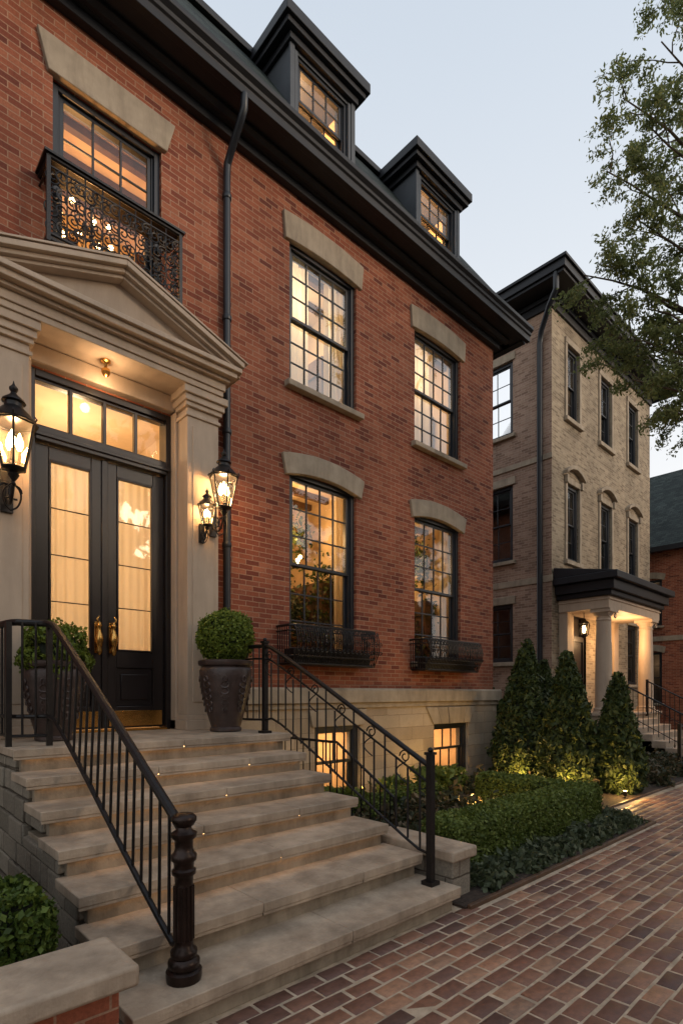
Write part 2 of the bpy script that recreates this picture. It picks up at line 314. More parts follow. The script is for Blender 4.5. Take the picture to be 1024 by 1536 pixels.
def window(par,f,a0,a1,z0,z1,cols=4,rt=3,rb=3,glass='glass',room='wallin',W=35,curt='none',fw=0.065,mull=0.022,rd=1.8,reveal='brick',bulbs=0,split=0.5,ext=0.35,col=(1,.66,.36),db=0.0,lz=-.45,leaf_mass=0,chz=-.95):
    rv=MB(f); t=0.03
    rv.box(a0-t,a0-.001,.003,.26,z0-t,z1+t); rv.box(a1+.001,a1+t,.003,.26,z0-t,z1+t)
    rv.box(a0-.001,a1+.001,.003,.26,z1+.001,z1+t); rv.box(a0-.001,a1+.001,.003,.26,z0-t,z0-.001)
    rv.finish('window_reveal',par,(reveal,))
    w=MB(f); B=0.05+db
    w.box(a0,a0+fw,B,.23,z0,z1); w.box(a1-fw,a1,B,.23,z0,z1)
    w.box(a0+fw,a1-fw,B+.002,.23,z1-fw,z1); w.box(a0+fw,a1-fw,B-.01,.23,z0,z0+fw*.9)
    e=.022
    w.box(a0+fw,a0+fw+e,B+.03,.2,z0+fw*.9,z1-fw); w.box(a1-fw-e,a1-fw,B+.03,.2,z0+fw*.9,z1-fw)
    ia0,ia1=a0+fw+e,a1-fw-e; iz0,iz1=z0+fw*.9,z1-fw
    zm=iz0+(iz1-iz0)*split
    g=MB(f)
    for (s0,s1,bb,rows) in ((zm-.02,iz1,B+.045,rt),(iz0,zm+.02,B+.09,rb)):
        if rows==0: continue
        st=.042
        w.box(ia0,ia0+st,bb,bb+.035,s0,s1); w.box(ia1-st,ia1,bb,bb+.035,s0,s1)
        w.box(ia0+st,ia1-st,bb+.001,bb+.034,s1-st,s1); w.box(ia0+st,ia1-st,bb+.001,bb+.034,s0,s0+st)
        pa0,pa1,pz0,pz1=ia0+st,ia1-st,s0+st,s1-st
        for i in range(1,cols):
            x=pa0+(pa1-pa0)*i/cols; w.box(x-mull/2,x+mull/2,bb+.004,bb+.030,pz0,pz1)
        for j in range(1,rows):
            z=pz0+(pz1-pz0)*j/rows; w.box(pa0,pa1,bb+.007,bb+.027,z-mull/2,z+mull/2)
        for i in range(cols):
            for j in range(rows):
                xa,xb=pa0+(pa1-pa0)*i/cols,pa0+(pa1-pa0)*(i+1)/cols; za,zb=pz0+(pz1-pz0)*j/rows,pz0+(pz1-pz0)*(j+1)/rows
                t1,t2=random.uniform(-.0014,.0014),random.uniform(-.0018,.0018)
                g.quad([(xa,bb+.017+t1,za),(xb,bb+.017-t1,za),(xb,bb+.017-t1+t2,zb),(xa,bb+.017+t1+t2,zb)])
    w.finish('window_frame',par,('frame',),bevel=.003,seg=1)
    g.finish('window_glass',par,(glass,),recalc=False)
    r=MB(f); x0,x1,y0,y1,q0,q1=a0-ext,a1+ext,.27,.27+rd,z0-.25,z1+.25
    if room:
        r.quad([(x0,y1,q0),(x1,y1,q0),(x1,y1,q1),(x0,y1,q1)]); r.quad([(x0,y0,q0),(x0,y1,q0),(x0,y1,q1),(x0,y0,q1)])
        r.quad([(x1,y0,q0),(x1,y1,q0),(x1,y1,q1),(x1,y0,q1)]); r.quad([(x0,y0,q0),(x1,y0,q0),(x1,y1,q0),(x0,y1,q0)])
        r.quad([(x0,y0,q1),(x1,y0,q1),(x1,y1,q1),(x0,y1,q1)])
        r.finish('room_interior',par,(room,),recalc=False)
        if room=='wallin' and z1-z0>1.5:
            d=MB(f); c=(x0+x1)/2
            d.box(c-.25,c+.2,y1-.05,y1-.01,z0+1.2,z0+1.7); d.box(x1-.3,x1-.02,y0+.6,y1-.1,q0,z0+1.3)
            for k in range(4): d.box(x1-.34,x1-.3,y0+.65,y1-.15,z0+.1+.3*k,z0+.13+.3*k)
            d.box(x0+.1,c-.1,y1-.5,y1-.06,q0,z0+.55)
            # ceiling beams and crown moulding
            for k in range(3): d.box(x0+.01,x1-.01,y0+.3+.45*k,y0+.38+.45*k,q1-.10,q1-.005) if y0+.38+.45*k<y1 else None
            d.finish('room_furniture',par,('wood',))
    if leaf_mass:
        n=2600; P=[]
        for k in range(9):
            ca,cz,cb=random.uniform(a0+.1,a1+.5),random.choice((random.uniform(z0,z0+1.1),random.uniform(z0+.9,z1-.2))),random.uniform(.7,1.3)
            nn=n//9; P.append(np.array([f(ca+x_*.16,cb+y_*.1,cz+z_*.2) for x_,y_,z_ in rng.normal(size=(nn,3))]))
        leaves('reflection_leaves',np.concatenate(P),.05,'arbor',par)  # dark leaf clouds added indoors to imitate foliage reflected in the panes
    if curt!='none':
        cu=MB(f)
        segs={'full':[(x0+.1,x1-.1)],'pair':[(x0+.1,a0+(a1-a0)*.22),(a1-(a1-a0)*.10,x1-.1)],'wide':[(x0+.1,a0+(a1-a0)*.52),(a0+(a1-a0)*.78,x1-.1)],'left':[(a0-.2,a0+(a1-a0)*.74)]}[curt]
        for (c0,c1) in segs:
            n=int((c1-c0)/.012); pts=[]
            for i in range(n+1):
                a=c0+(c1-c0)*i/n; b=.40+.030*math.sin(a*42+math.sin(a*9)*1.5)+.014*math.sin(a*97)
                pts+= [(a,b,z0-.1),(a,b,z1+.1)]
            cu.add(pts,[(2*i,2*i+2,2*i+3,2*i+1) for i in range(n)])
        cu.finish('curtain',par,('curtain',),recalc=False,angle=80)
    if bulbs:
        bl=MB(f); c=(a0+a1)/2+.1; cy=min(1.15,.27+rd*.55)
        for k in range(bulbs):
            an=2*math.pi*k/bulbs
            p=(c+.30*math.cos(an),cy+.26*math.sin(an),z1+chz+.09*(k%3)); bl.sphere(p,.034,0,8,5)
            bl.tube([(c,cy,z1+chz+.13),((c+p[0])/2,(cy+p[1])/2,z1+chz-.10),(p[0],p[1],p[2]-.03)],.007,5,1)
        bl.tube([(c,cy,z1+.2),(c,cy,z1+chz+.1)],.009,5,1); bl.sphere((c,cy,z1+chz+.05),.05,1)
        bl.finish('chandelier',par,('bulb2','iron'))
    if W>0:
        p=f((a0+a1)/2,min(1.0,.27+rd*.6),z1+lz); light('room_light',p,W,col,.12,par)

def flare_lintel(mb,a0,a1,z0,h,fl=.12,ov=.06,b0=-.045,m=0,rise=0.0):
    n=10; lo=[];hi=[]
    for i in range(n+1):
        t=i/n; k=(1-(2*t-1)**2)*rise
        lo.append((a0-ov+(a1-a0+2*ov)*t,z0+k)); hi.append((a0-ov-fl+(a1-a0+2*(ov+fl))*t,z0+h+k))
    mb.band(lo,hi,b0,.04,m)
def arch_lintel(mb,a0,a1,z0,rise,h,ov=.08,fl=.06,b0=-.045,m=0,n=14):
    lo=[];hi=[]
    for i in range(n+1):
        t=i/n; k=1-(2*t-1)**2
        lo.append((a0-ov+(a1-a0+2*ov)*t,z0+rise*k)); hi.append((a0-ov-fl+(a1-a0+2*(ov+fl))*t,z0+h+rise*1.05*k))
    mb.band(lo,hi,b0,.04,m)
def sill(mb,a0,a1,z,m=0,h=.10,ov=.08,pr=.10):
    mb.prismX([(-pr,z-h),(.06,z-h),(.06,z),(-pr,z-.02)],a0-ov,a1+ov,m)

def lump(P,f=2.0,a=0.05):
    return a*(np.sin(P[:,0]*f*2.1+1.3)*np.sin(P[:,1]*f*2.7+.4)+np.sin(P[:,2]*f*3.1+P[:,0]*f*1.7)*.6+.4*np.sin(P[:,0]*f*6.3+P[:,1]*f*5.1+P[:,2]*f*4.7))
def hedge(name,x0,x1,y0,y1,z0,z1,dens=5200,size=.026,mat='hedge',am=.022,parent=None,f=2.5):
    root=empty(name) if parent is None else parent
    core=MB(); i=.03; core.box(x0+i,x1-i,y0+i,y1-i,z0,z1-i); core.finish('hedge_core',root,('core',),bevel=.05,seg=3)
    PP=[];NN=[]
    def face(n,fn,nor):
        u=rng.random((n,2)); p=fn(u); PP.append(p); NN.append(np.tile(nor,(n,1)))
    lx,ly,lz=x1-x0,y1-y0,z1-z0
    face(int(dens*lx*ly),lambda u:np.c_[x0+lx*u[:,0],y0+ly*u[:,1],np.full(len(u),z1)],(0,0,1))
    for yy,s in ((y0,-1),(y1,1)): face(int(dens*lx*lz),lambda u:np.c_[x0+lx*u[:,0],np.full(len(u),yy),z0+lz*u[:,1]],(0,s,0))
    for xx,s in ((x0,-1),(x1,1)): face(int(dens*ly*lz),lambda u:np.c_[np.full(len(u),xx),y0+ly*u[:,0],z0+lz*u[:,1]],(s,0,0))
    P=np.concatenate(PP);Nn=np.concatenate(NN).astype(float)
    r=.06; inner=np.clip(P,[x0+r,y0+r,z0-1],[x1-r,y1-r,z1-r]); d=P-inner; L=np.linalg.norm(d,axis=1)[:,None]+1e-9
    P=inner+d/L*r
    P=P+Nn*(lump(P,f,am)+rng.normal(size=len(P))*.012)[:,None]
    leaves('hedge_leaves',P,size,mat,root,1.5,Nn,.7)
    return root
def ball(root,c,r,n,size,mat,am=.012):
    cm=MB(); cm.sphere(c,r*.93,0,24,14); cm.finish('foliage_core',root,('core',))
    d=rng.normal(size=(n,3)); d/=np.linalg.norm(d,axis=1)[:,None]
    P=np.array(c)+d*(r+rng.normal(size=n)*.014+lump(d*r,9,am))[:,None]
    leaves('foliage',P,size,mat,root,1.5,d,.8)
def conifer(name,x,y,h,r,n=9000,size=.045):
    root=empty(name)
    cm=MB(); cm.lathe([(r*.75,0.05),(r*.88,.25*h),(r*.62,.55*h),(r*.3,.82*h),(.02,.97*h)],x,y,0,20); cm.tube([(x,y,-.02),(x,y,.2)],.05,8); cm.finish('tree_core',root,('core',))
    t=rng.random(n)**1.25; prof=np.interp(t,[0,.06,.22,.5,.78,1],[.72,.92,1,.72,.36,.03])*r
    a=rng.random(n)*2*math.pi; ph=random.random()*6
    tuft=.12*np.sin(a*7+t*11+ph)+.10*np.sin(a*13-t*23)+.08*np.sin(t*46+a*3+ph)
    rr=prof*(1+tuft*.8)+rng.normal(size=n)*.025+np.where(rng.random(n)<.12,.05*rng.random(n),0)
    P=np.c_[x+rr*np.cos(a),y+rr*np.sin(a),t*h+.03]
    nr=np.c_[np.cos(a),np.sin(a),np.full(n,.45)]
    leaves('needles',P,size,'arbor',root,2.2,nr,.5,-1.2)
    return root

def tree(name,base,h,limbs,r0=.2,leafsize=.07,nl=26,nsub=9,tw=5,sublen=1.3,leafm='treeleaf',spread=.12):
    root=empty(name); mb=MB(); L=[]
    b=Vector(base); tp=[b+Vector((.12*math.sin(i*1.3),.10*math.sin(i*.9+1),h*i/8)) for i in range(9)]
    mb.tube(tp,[r0*(1.25 if i==0 else 1-.085*i) for i in range(9)],12)
    def bez(p0,p1,bow,n=9):
        pm=(p0+p1)/2+bow; return [p0*(1-t)**2+pm*2*t*(1-t)+p1*t*t+Vector((random.uniform(-1,1),random.uniform(-1,1),random.uniform(-1,1)))*.03*(0<t<1) for t in [i/(n-1) for i in range(n)]]
    for (zs,end) in limbs:
        k=min(7.99,zs/h*8); i=int(k); p0=tp[i].lerp(tp[min(i+1,8)],k-i); p1=Vector(end); Ld=(p1-p0).length
        path=bez(p0,p1,Vector((0,0,Ld*.16)))
        rr=[max(.009,r0*.28*(1-j/9)) for j in range(9)]; mb.tube(path,rr,8)
        dirn=(p1-p0).normalized(); sdv=dirn.cross(Vector((0,0,1))).normalized()
        for s in range(nsub):
            t=.36+.64*(s+random.random()*.8)/nsub; t=min(t,1); kk=t*8; j=min(7,int(kk)); q0=path[j].lerp(path[j+1],kk-j)
            sgn=random.choice((-1,1)); dd=(dirn*.7+sdv*sgn*random.uniform(.2,1)+Vector((0,0,random.uniform(-.6,.35)))).normalized()
            sl=sublen*random.uniform(.5,1.1); q1=q0+dd*sl; sp=bez(q0,q1,Vector((0,0,sl*.1)),6); mb.tube(sp,[.011*(1-.15*x) for x in range(6)],5)
            for w in range(tw):
                tt=.25+.75*(w+random.random())/tw; tt=min(.999,tt); k2=tt*5; j2=int(k2); w0=sp[j2].lerp(sp[min(j2+1,5)],k2-j2)
                wd=(dd*.6+Vector((random.uniform(-1,1),random.uniform(-1,1),random.uniform(-1.0,.2)))).normalized(); wl=random.uniform(.2,.5)*sublen/1.3
                w1=w0+wd*wl; w1.z-=.05; mb.tube([w0,(w0+w1)/2+Vector((0,0,.02)),w1],[.006,.004,.003],4,cap=False)
                for q in range(nl):
                    x=random.random()**.8; pp=w0.lerp(w1,x); L.append((pp.x+random.gauss(0,spread*.55),pp.y+random.gauss(0,spread*.55),pp.z+random.gauss(0,spread*.45)-.02))
    mb.finish('trunk_and_branches',root,('bark',))
    leaves('leaves',L,leafsize,leafm,root,2.4,None,1,.8)
    return root

# ============================================================ GROUND
g=MB(); g.box(-400,400,-400,400,-.5,-.06); g.finish('ground',None,('grass',))
g=MB(); g.box(-60,90,-12,-3.3,-.2,-.052+.0); g.finish('street',None,('asphalt',))
g=MB(); g.box(-60,90,-3.3,-3.1,-.2,.0); g.finish('kerb',None,('kerb',),bevel=.015)
PX0,PX1,PY0=-3.0,20.0,-3.09
root=empty('brick_pavement')
g=MB(); g.box(-8,40,-3.1,6.0,-.058,-.0045); g.finish('joint_sand',root,('mortar',))
px,py,pw,ph=.218,.112,.200,.095
C=[]
nr=int((3.95-PY0)/py)+1
for j in range(nr):
    y=PY0+py*(j+.5)
    for i in range(int((PX1-PX0)/px)+1):
        x=PX0+px*(i+.5)+(px/2 if j%2 else 0)
        if x<3.45 and y>2.36: continue
        if 3.45<=x<7.4 and y>2.28: continue
        if 7.4<=x<14.6 and y>3.0: continue
        if x>=14.6 and y>3.95: continue
        if x<-.5 and y>2.3: continue
        C.append((x,y))
C=np.array(C); n=len(C)
lx=pw/2*(1+rng.normal(size=n)*.014); ly=ph/2*(1+rng.normal(size=n)*.025); zt=rng.normal(size=n)*.0014
ang=rng.normal(size=n)*.012; tx=rng.normal(size=n)*.011; ty=rng.normal(size=n)*.011
ox=rng.normal(size=n)*.0026; oy=rng.normal(size=n)*.0024
V=np.zeros((n,12,3)); sg=[(-1,-1),(1,-1),(1,1),(-1,1)]
for k,(ins,dz) in enumerate(((0,-.04),(0,-.004),(.005,0))):
    for q,(sx,sy) in enumerate(sg):
        dx=sx*(lx-ins); dy=sy*(ly-ins)
        V[:,k*4+q,0]=C[:,0]+ox+dx*np.cos(ang)-dy*np.sin(ang); V[:,k*4+q,1]=C[:,1]+oy+dx*np.sin(ang)+dy*np.cos(ang)
        V[:,k*4+q,2]=zt+dz+dx*tx+dy*ty
fb=[]
for k in (0,1):
    for q in range(4): fb.append((k*4+q,k*4+(q+1)%4,(k+1)*4+(q+1)%4,(k+1)*4+q))
fb.append((8,9,10,11)); fb=np.array(fb)
F=(np.arange(n)[:,None,None]*12+fb[None]).reshape(-1)
me=bpy.data.meshes.new('pavers'); me.vertices.add(n*12); me.vertices.foreach_set('co',V.ravel()); nf=n*9
me.loops.add(nf*4); me.loops.foreach_set('vertex_index',F.astype(np.int32)); me.polygons.add(nf); me.polygons.foreach_set('loop_start',np.arange(0,nf*4,4,dtype=np.int32))
me.materials.append(M['paver']); me.update(calc_edges=True); link(bpy.data.objects.new('pavers',me),root)

# ============================================================ BRICK HOUSE
H=empty('brick_house'); f=front(6.0)
XR=9.69
w1=[(4.59,5.87,2.15,4.68),(7.25,8.58,2.15,4.68)]
w2=[(4.59,5.87,5.88,7.84),(7.25,8.58,5.88,7.84)]
wl=(1.62,2.76,5.9,7.8)
door=(1.37,2.92,1.19,4.80)
bw=[(5.0,5.9,.05,1.12),(7.72,8.75,.16,1.06)]
mb=MB(f)
wall(mb,-5,XR,1.5,8.6,w1+w2+[wl,(door[0],door[1],1.5,door[3])])
mb.quad([(-5,0,8.6),(XR,0,8.6),(XR,9.5,8.6),(-5,9.5,8.6)])
mb.quad([(XR,0,1.5),(XR,9.5,1.5),(XR,9.5,8.6),(XR,0,8.6)]); mb.quad([(-5,0,1.5),(-5,9.5,1.5),(-5,9.5,8.6),(-5,0,8.6)]); mb.quad([(-5,9.5,-.06),(XR,9.5,-.06),(XR,9.5,8.6),(-5,9.5,8.6)])
mb.finish('brick_walls',H,('brick',),recalc=False)
mb=MB(f)
wall(mb,-5,XR+.05,-.06,1.5,bw+[(door[0],door[1],1.19,1.5)],b=-.05)
mb.quad([(XR+.05,-.05,-.06),(XR+.05,9.5,-.06),(XR+.05,9.5,1.5),(XR+.05,-.05,1.5)])
mb.finish('basement_stone_wall',H,('block',),recalc=False)
mb=MB(f)
mb.prismX([(-.13,1.46),(.02,1.46),(.02,1.68),(-.10,1.68),(-.13,1.65)],3.40,XR+.13)
mb.prismX([(-.13,1.46),(.02,1.46),(.02,1.68),(-.10,1.68),(-.13,1.65)],-5,.95)
mb.box(XR-.02,XR+.13,.02,9.5,1.46,1.68)
mb.box(3.4,XR+.07,-.085,.0,1.38,1.459)
mb.finish('stone_belt_course',H,('stone',),bevel=.008)
mb=MB(f)
for a in w1: arch_lintel(mb,a[0],a[1],4.58,.10,.28); sill(mb,a[0],a[1],a[2])
for a in w2: flare_lintel(mb,a[0],a[1],a[3]-.05,.36,.03,.09,rise=.05); sill(mb,a[0],a[1],a[2])
flare_lintel(mb,wl[0],wl[1],wl[3],.36,.10,.05); sill(mb,wl[0],wl[1],wl[2])
a=bw[1]; zz=a[3]
for i in range(5):
    x0=a[0]-.04+(a[1]-a[0]+.08)*i/5; x1=a[0]-.04+(a[1]-a[0]+.08)*(i+1)/5; c=(a[0]+a[1])/2
    X0=c+(x0-c)*1.35; X1=c+(x1-c)*1.35
    mb.prism([(x0+.003,zz),(x1-.003,zz),(X1-.003,zz+.30),(X0+.003,zz+.30)],-.085-(.02 if i==2 else 0),.0)
flare_lintel(mb,bw[0][0],bw[0][1],bw[0][3],.24,.06,.06,-.085)
mb.finish('stone_lintels_and_sills',H,('stone',),bevel=.008)

window(H,f,*w2[0],cols=4,rt=3,rb=3,glass='glassR',curt='wide',W=58,rd=1.5,col=(1,.76,.48))
window(H,f,*w2[1],cols=4,rt=3,rb=3,glass='glassR',curt='left',W=46,rd=1.5,col=(1,.70,.42))
window(H,f,*w1[0],cols=4,rt=3,rb=3,glass='glass',curt='pair',W=62,rd=2.3,bulbs=11,col=(1,.56,.22),leaf_mass=1)
window(H,f,*w1[1],cols=4,rt=3,rb=3,glass='glass',curt='pair',W=54,rd=2.3,bulbs=9,col=(1,.56,.22),leaf_mass=1)
window(H,f,*wl,cols=3,rt=2,rb=2,glass='glass',curt='none',W=95,rd=1.5,split=.55,col=(1,.50,.18),lz=-1.3,bulbs=8,chz=-.55)
fb_=front(5.95)
window(H,fb_,*bw[0],cols=2,rt=1,rb=1,W=30,rd=1.0,reveal='stone',ext=.1,col=(1,.58,.27))
window(H,fb_,*bw[1],cols=3,rt=1,rb=1,W=34,rd=1.0,reveal='stone',ext=.2,col=(1,.55,.25))

mb=MB(f)
mb.box(-5,XR+.09,-.10,.0,8.48,8.66)
mb.box(-5,XR+.13,-.15,-.10,8.58,8.66)
mb.prismX([(-.15,8.66),(-.46,8.66),(-.46,8.72),(-.15,8.72)],-5,XR+.46)
mb.prismX([(-.42,8.64),(-.50,8.64),(-.50,8.74),(-.53,8.76),(-.53,8.80),(-.58,8.84),(-.58,8.90),(-.55,8.90),(-.55,8.86),(-.42,8.86)],-5,XR+.56)
mb.prismX([(-.15,8.58),(-.20,8.58),(-.25,8.62),(-.25,8.66),(-.15,8.66)],-5,XR+.2)
mb.box(XR,XR+.09,.0,9.5,8.48,8.66); mb.box(XR+.0,XR+.46,.0,9.5,8.662,8.72); mb.box(XR+.40,XR+.55,-.40,9.9,8.64,8.88)
mb.finish('eave_cornice_and_gutter',H,('navy',),bevel=.005,seg=1)
DX=((4.60,5.80),(7.28,8.50))
mb=MB()
def ring(i,z): return [(-5.2-.0+i,5.47+i,z),(XR+.5-i,5.47+i,z),(XR+.5-i,15.9-i,z),(-5.2+i,15.9-i,z)]
r0_,r1_,r2_=ring(0,8.86),ring(1.27,10.82),ring(4.6,12.0)
mb.add(r0_+r1_+r2_,[(1,2,6,5),(2,3,7,6),(3,0,4,7),(4,5,9,8),(5,6,10,9),(6,7,11,10),(7,4,8,11),(8,9,10,11)])
sl_=lambda Y:8.86+(Y-5.47)*(10.82-8.86)/1.27
mb.quad([r0_[0],(DX[0][0],5.47,8.86),(DX[0][0],6.74,10.82),r1_[0]])
mb.quad([(DX[0][1],5.47,8.86),(DX[1][0],5.47,8.86),(DX[1][0],6.74,10.82),(DX[0][1],6.74,10.82)])
mb.quad([(DX[1][1],5.47,8.86),r0_[1],r1_[1],(DX[1][1],6.74,10.82)])
for (x0,x1) in DX:
    mb.quad([(x0,5.47,8.86),(x1,5.47,8.86),(x1,5.80,sl_(5.80)),(x0,5.80,sl_(5.80))]); mb.quad([(x0,5.80,sl_(5.80)),(x1,5.80,sl_(5.80)),(x1,6.0,sl_(5.80)+.03),(x0,6.0,sl_(5.80)+.03)])
    for X in (x0+.001,x1-.001): mb.add([(X,5.80,sl_(5.80)),(X,6.02,sl_(5.80)),(X,6.02,sl_(6.02))],[(0,1,2)])
mb.finish('mansard_roof',H,('shingle',),recalc=False)
mb=MB(); mb.box(-4.2,XR-.6,6.64,6.80,10.78,10.88); mb.finish('roof_ridge_trim',H,('navy',),bevel=.01)
for (x0,x1) in DX:
    D=MB(f)
    a=(x0+.12,x1-.12,9.42,10.47)
    wall(D,x0,x1,8.7,10.6,[a])
    for X in (x0,x1): D.quad([(X,0,8.7),(X,1.6,8.7),(X,1.6,10.6),(X,0,10.6)])
    D.box(x0-.015,x0+.06,-.03,.0,9.3,10.55); D.box(x1-.06,x1+.015,-.03,.0,9.3,10.55)
    D.box(a[0]-.05,a[0],-.022,.02,9.4,10.48); D.box(a[1],a[1]+.05,-.022,.02,9.4,10.48)
    D.finish('dormer_walls',H,('dormer',),recalc=False,bevel=0)
    D=MB(f)
    D.box(x0-.05,x1+.05,-.07,1.4,10.52,10.62); D.box(x0-.14,x1+.14,-.14,1.25,10.62,10.70)
    D.box(x0-.19,x1+.19,-.19,1.2,10.70,10.85)
    D.finish('dormer_cornice',H,('navy',),bevel=.008)
    D=MB(f); e=.16
    D.add([(x0-e,-e,10.85),(x1+e,-e,10.85),(x1+e,1.5,10.85),(x0-e,1.5,10.85),(x0+.3,.3,11.02),(x1-.3,.3,11.02),(x1-.3,1.5,11.02),(x0+.3,1.5,11.02)],[(0,1,5,4),(1,2,6,5),(2,3,7,6),(3,0,4,7),(4,5,6,7)])
    D.finish('dormer_roof',H,('shingle',))
    window(H,f,*a,cols=3,rt=2,rb=2,W=105,rd=.9,ext=.04,reveal='navy',curt='none',glass='glass',fw=.05,col=(1,.58,.26),db=-.03,lz=-.6)

mb=MB(f)
for s0,s1 in ((.93,1.33),(2.90,3.29)):
    mb.box(s0,s1,-.35,.0,1.36,4.70); mb.box(s0-.03,s1+.03,-.385,.0,1.19,1.30); mb.box(s0-.015,s1+.015,-.368,.0,1.30,1.36)
    mb.box(s0+.06,s1-.06,-.362,-.34,1.5,4.6)
    mb.box(s0-.02,s1+.02,-.37,.0,4.70,4.74); mb.box(s0,s1,-.352,.0,4.74,4.80)
    mb.box(s0-.03,s1+.03,-.385,.0,4.80,4.85); mb.box(s0-.05,s1+.05,-.41,.0,4.85,4.92); mb.box(s0-.075,s1+.075,-.44,.0,4.92,5.0)
mb.box(1.33,1.40,-.12,.02,1.19,4.99); mb.box(2.87,2.90,-.12,.02,1.19,4.99)
mb.box(1.40,2.87,-.10,.02,4.82,4.99)
mb.box(.93,3.29,-.46,.0,5.0,5.06); mb.box(.91,3.31,-.48,.0,5.06,5.15); mb.box(.88,3.34,-.53,.0,5.15,5.19); mb.box(.83,3.39,-.60,.0,5.19,5.25); mb.box(.79,3.43,-.64,.0,5.25,5.30)
mb.prism([(.95,5.30),(3.27,5.30),(2.11,5.70)],-.46,.0)
def rake(t0,t1,b0):
    for s in (-1,1):
        xe=2.11+s*1.34; k=(5.83-5.36)/1.34
        mb.prism([(2.11,5.36+k*1.34-t0),(xe,5.36-t0),(xe,5.36-t1),(2.11,5.36+k*1.34-t1)],b0,.0)
rake(0,.055,-.66); rake(.055,.10,-.61); rake(.10,.135,-.565)
mb.finish('portico_pilasters_and_pediment',H,('trim',),bevel=.006)
mb=MB(f)
mb.prism([(2.11,5.86),(3.49,5.375),(3.49,5.362),(2.11,5.834)],-.67,.0); mb.prism([(2.11,5.86),(.73,5.375),(.73,5.362),(2.11,5.834)],-.67,.0)
mb.finish('portico_roof_flashing',H,('trim',))
fd=front(6.02)
mb=MB(fd)
d0,d1=1.40,2.87
mb.box(d0,d0+.06,-.03,.15,1.20,4.80); mb.box(d1-.06,d1,-.03,.15,1.20,4.80); mb.box(d0+.06,d1-.06,-.028,.15,4.73,4.80)
mb.box(d0+.06,d1-.06,-.05,.15,4.10,4.24); mb.box(d0+.03,d1-.03,-.07,.1,4.14,4.18)
i0,i1=d0+.06,d1-.06
for k in range(1,4):
    x=i0+(i1-i0)*k/4; mb.box(x-.018,x+.018,.0,.06,4.24,4.73)
mb.box(i0,i1,.002,.058,4.24,4.27); mb.box(i0,i1,.002,.058,4.70,4.73)
mb.finish('door_frame',H,('door',),bevel=.005)
mid=(i0+i1)/2
gl=MB(fd); gl.quad([(i0,.03,4.27),(i1,.03,4.27),(i1,.03,4.70),(i0,.03,4.70)])
dm=MB(fd)
for (l0,l1) in ((i0+.004,mid-.003),(mid+.003,i1-.004)):
    g0,g1=l0+.13,l1-.13; b0,b1=.02,.075
    dm.box(l0,g0,b0,b1,1.22,4.09); dm.box(g1,l1,b0,b1,1.22,4.09)
    dm.box(g0,g1,b0+.001,b1,3.95,4.09); dm.box(g0,g1,b0+.001,b1,1.88,2.06); dm.box(g0,g1,b0+.001,b1,1.22,1.46)
    dm.box(g0,g1,b0+.02,b1,1.46,1.88); dm.box(g0+.05,g1-.05,b0+.003,b1,1.53,1.81)
    for q in ((g0,g0+.02,2.06,3.95),(g1-.02,g1,2.06,3.95)): dm.box(q[0],q[1],b0-.012,b0+.03,q[2],q[3])
    dm.box(g0+.02,g1-.02,b0-.011,b0+.03,3.93,3.95); dm.box(g0+.02,g1-.02,b0-.011,b0+.03,2.06,2.08)
    for k in (1,2,3): 
        z=2.06+1.89*k/4; dm.box(g0,g1,b0+.012,b0+.028,z-.006,z+.006)
    gl.quad([(g0,b0+.02,2.06),(g1,b0+.02,2.06),(g1,b0+.02,3.95),(g0,b0+.02,3.95)])
dm.box(mid-.03,mid+.03,.0,.04,1.22,4.09)
dm.finish('double_door',H,('door',),bevel=.006)
gl.finish('door_glass',H,('glassD',),recalc=False)
bz=MB(fd)
for (l0,l1) in ((i0+.03,mid-.05),(mid+.05,i1-.03)): bz.box(l0,l1,.008,.03,1.24,1.41)
bz.box(i0,i1,-.06,.06,1.19,1.212)
for sx in (-1,1):
    hx=mid+sx*.075
    bz.box(hx-.028,hx+.028,.006,.03,2.03,2.36)
    prof=[(.004,-.15),(.016,-.14),(.024,-.11),(.016,-.08),(.026,-.05),(.034,-.01),(.028,.03),(.016,.06),(.013,.09),(.022,.115),(.012,.135),(.004,.15)]
    bz.lathe([(r_*1.2,z_*1.2) for r_,z_ in prof],hx,-.055,2.18,14)
    bz.tube([(hx,.01,2.31),(hx,-.03,2.32),(hx,-.055,2.29)],.011,8); bz.tube([(hx,.01,2.05),(hx,-.03,2.045),(hx,-.055,2.07)],.011,8)
    bz.tube([(hx,-.05,2.33),(hx+sx*.025,-.06,2.38),(hx,-.055,2.42)],[.012,.010,.006],8)
bz.finish('door_handles_and_kickplates',H,('brass',),bevel=.003,seg=1)
r=MB(fd); x0,x1,y0,y1,q0,q1=1.1,3.2,.2,1.8,1.19,5.0
r.quad([(x0,y1,q0),(x1,y1,q0),(x1,y1,q1),(x0,y1,q1)]); r.quad([(x0,y0,q0),(x0,y1,q0),(x0,y1,q1),(x0,y0,q1)]); r.quad([(x1,y0,q0),(x1,y1,q0),(x1,y1,q1),(x1,y0,q1)]); r.quad([(x0,y0,q0),(x1,y0,q0),(x1,y1,q0),(x0,y1,q0)]); r.quad([(x0,y0,q1),(x1,y0,q1),(x1,y1,q1),(x0,y1,q1)])
r.finish('hall_interior',H,('wallin',),recalc=False)
cu=MB(fd)
for (c0,c1) in ((i0+.06,mid-.06),(mid+.06,i1-.06)):
    n=60; pts=[]
    for i in range(n+1):
        a=c0+(c1-c0)*i/n; pts+=[(a,.14+.014*math.sin(a*70+math.sin(a*12)),1.9),(a,.14+.012*math.sin(a*70+.8),4.1)]
    cu.add(pts,[(2*i,2*i+2,2*i+3,2*i+1) for i in range(n)])
cu.finish('door_curtain',H,('curtain',),recalc=False,angle=80)
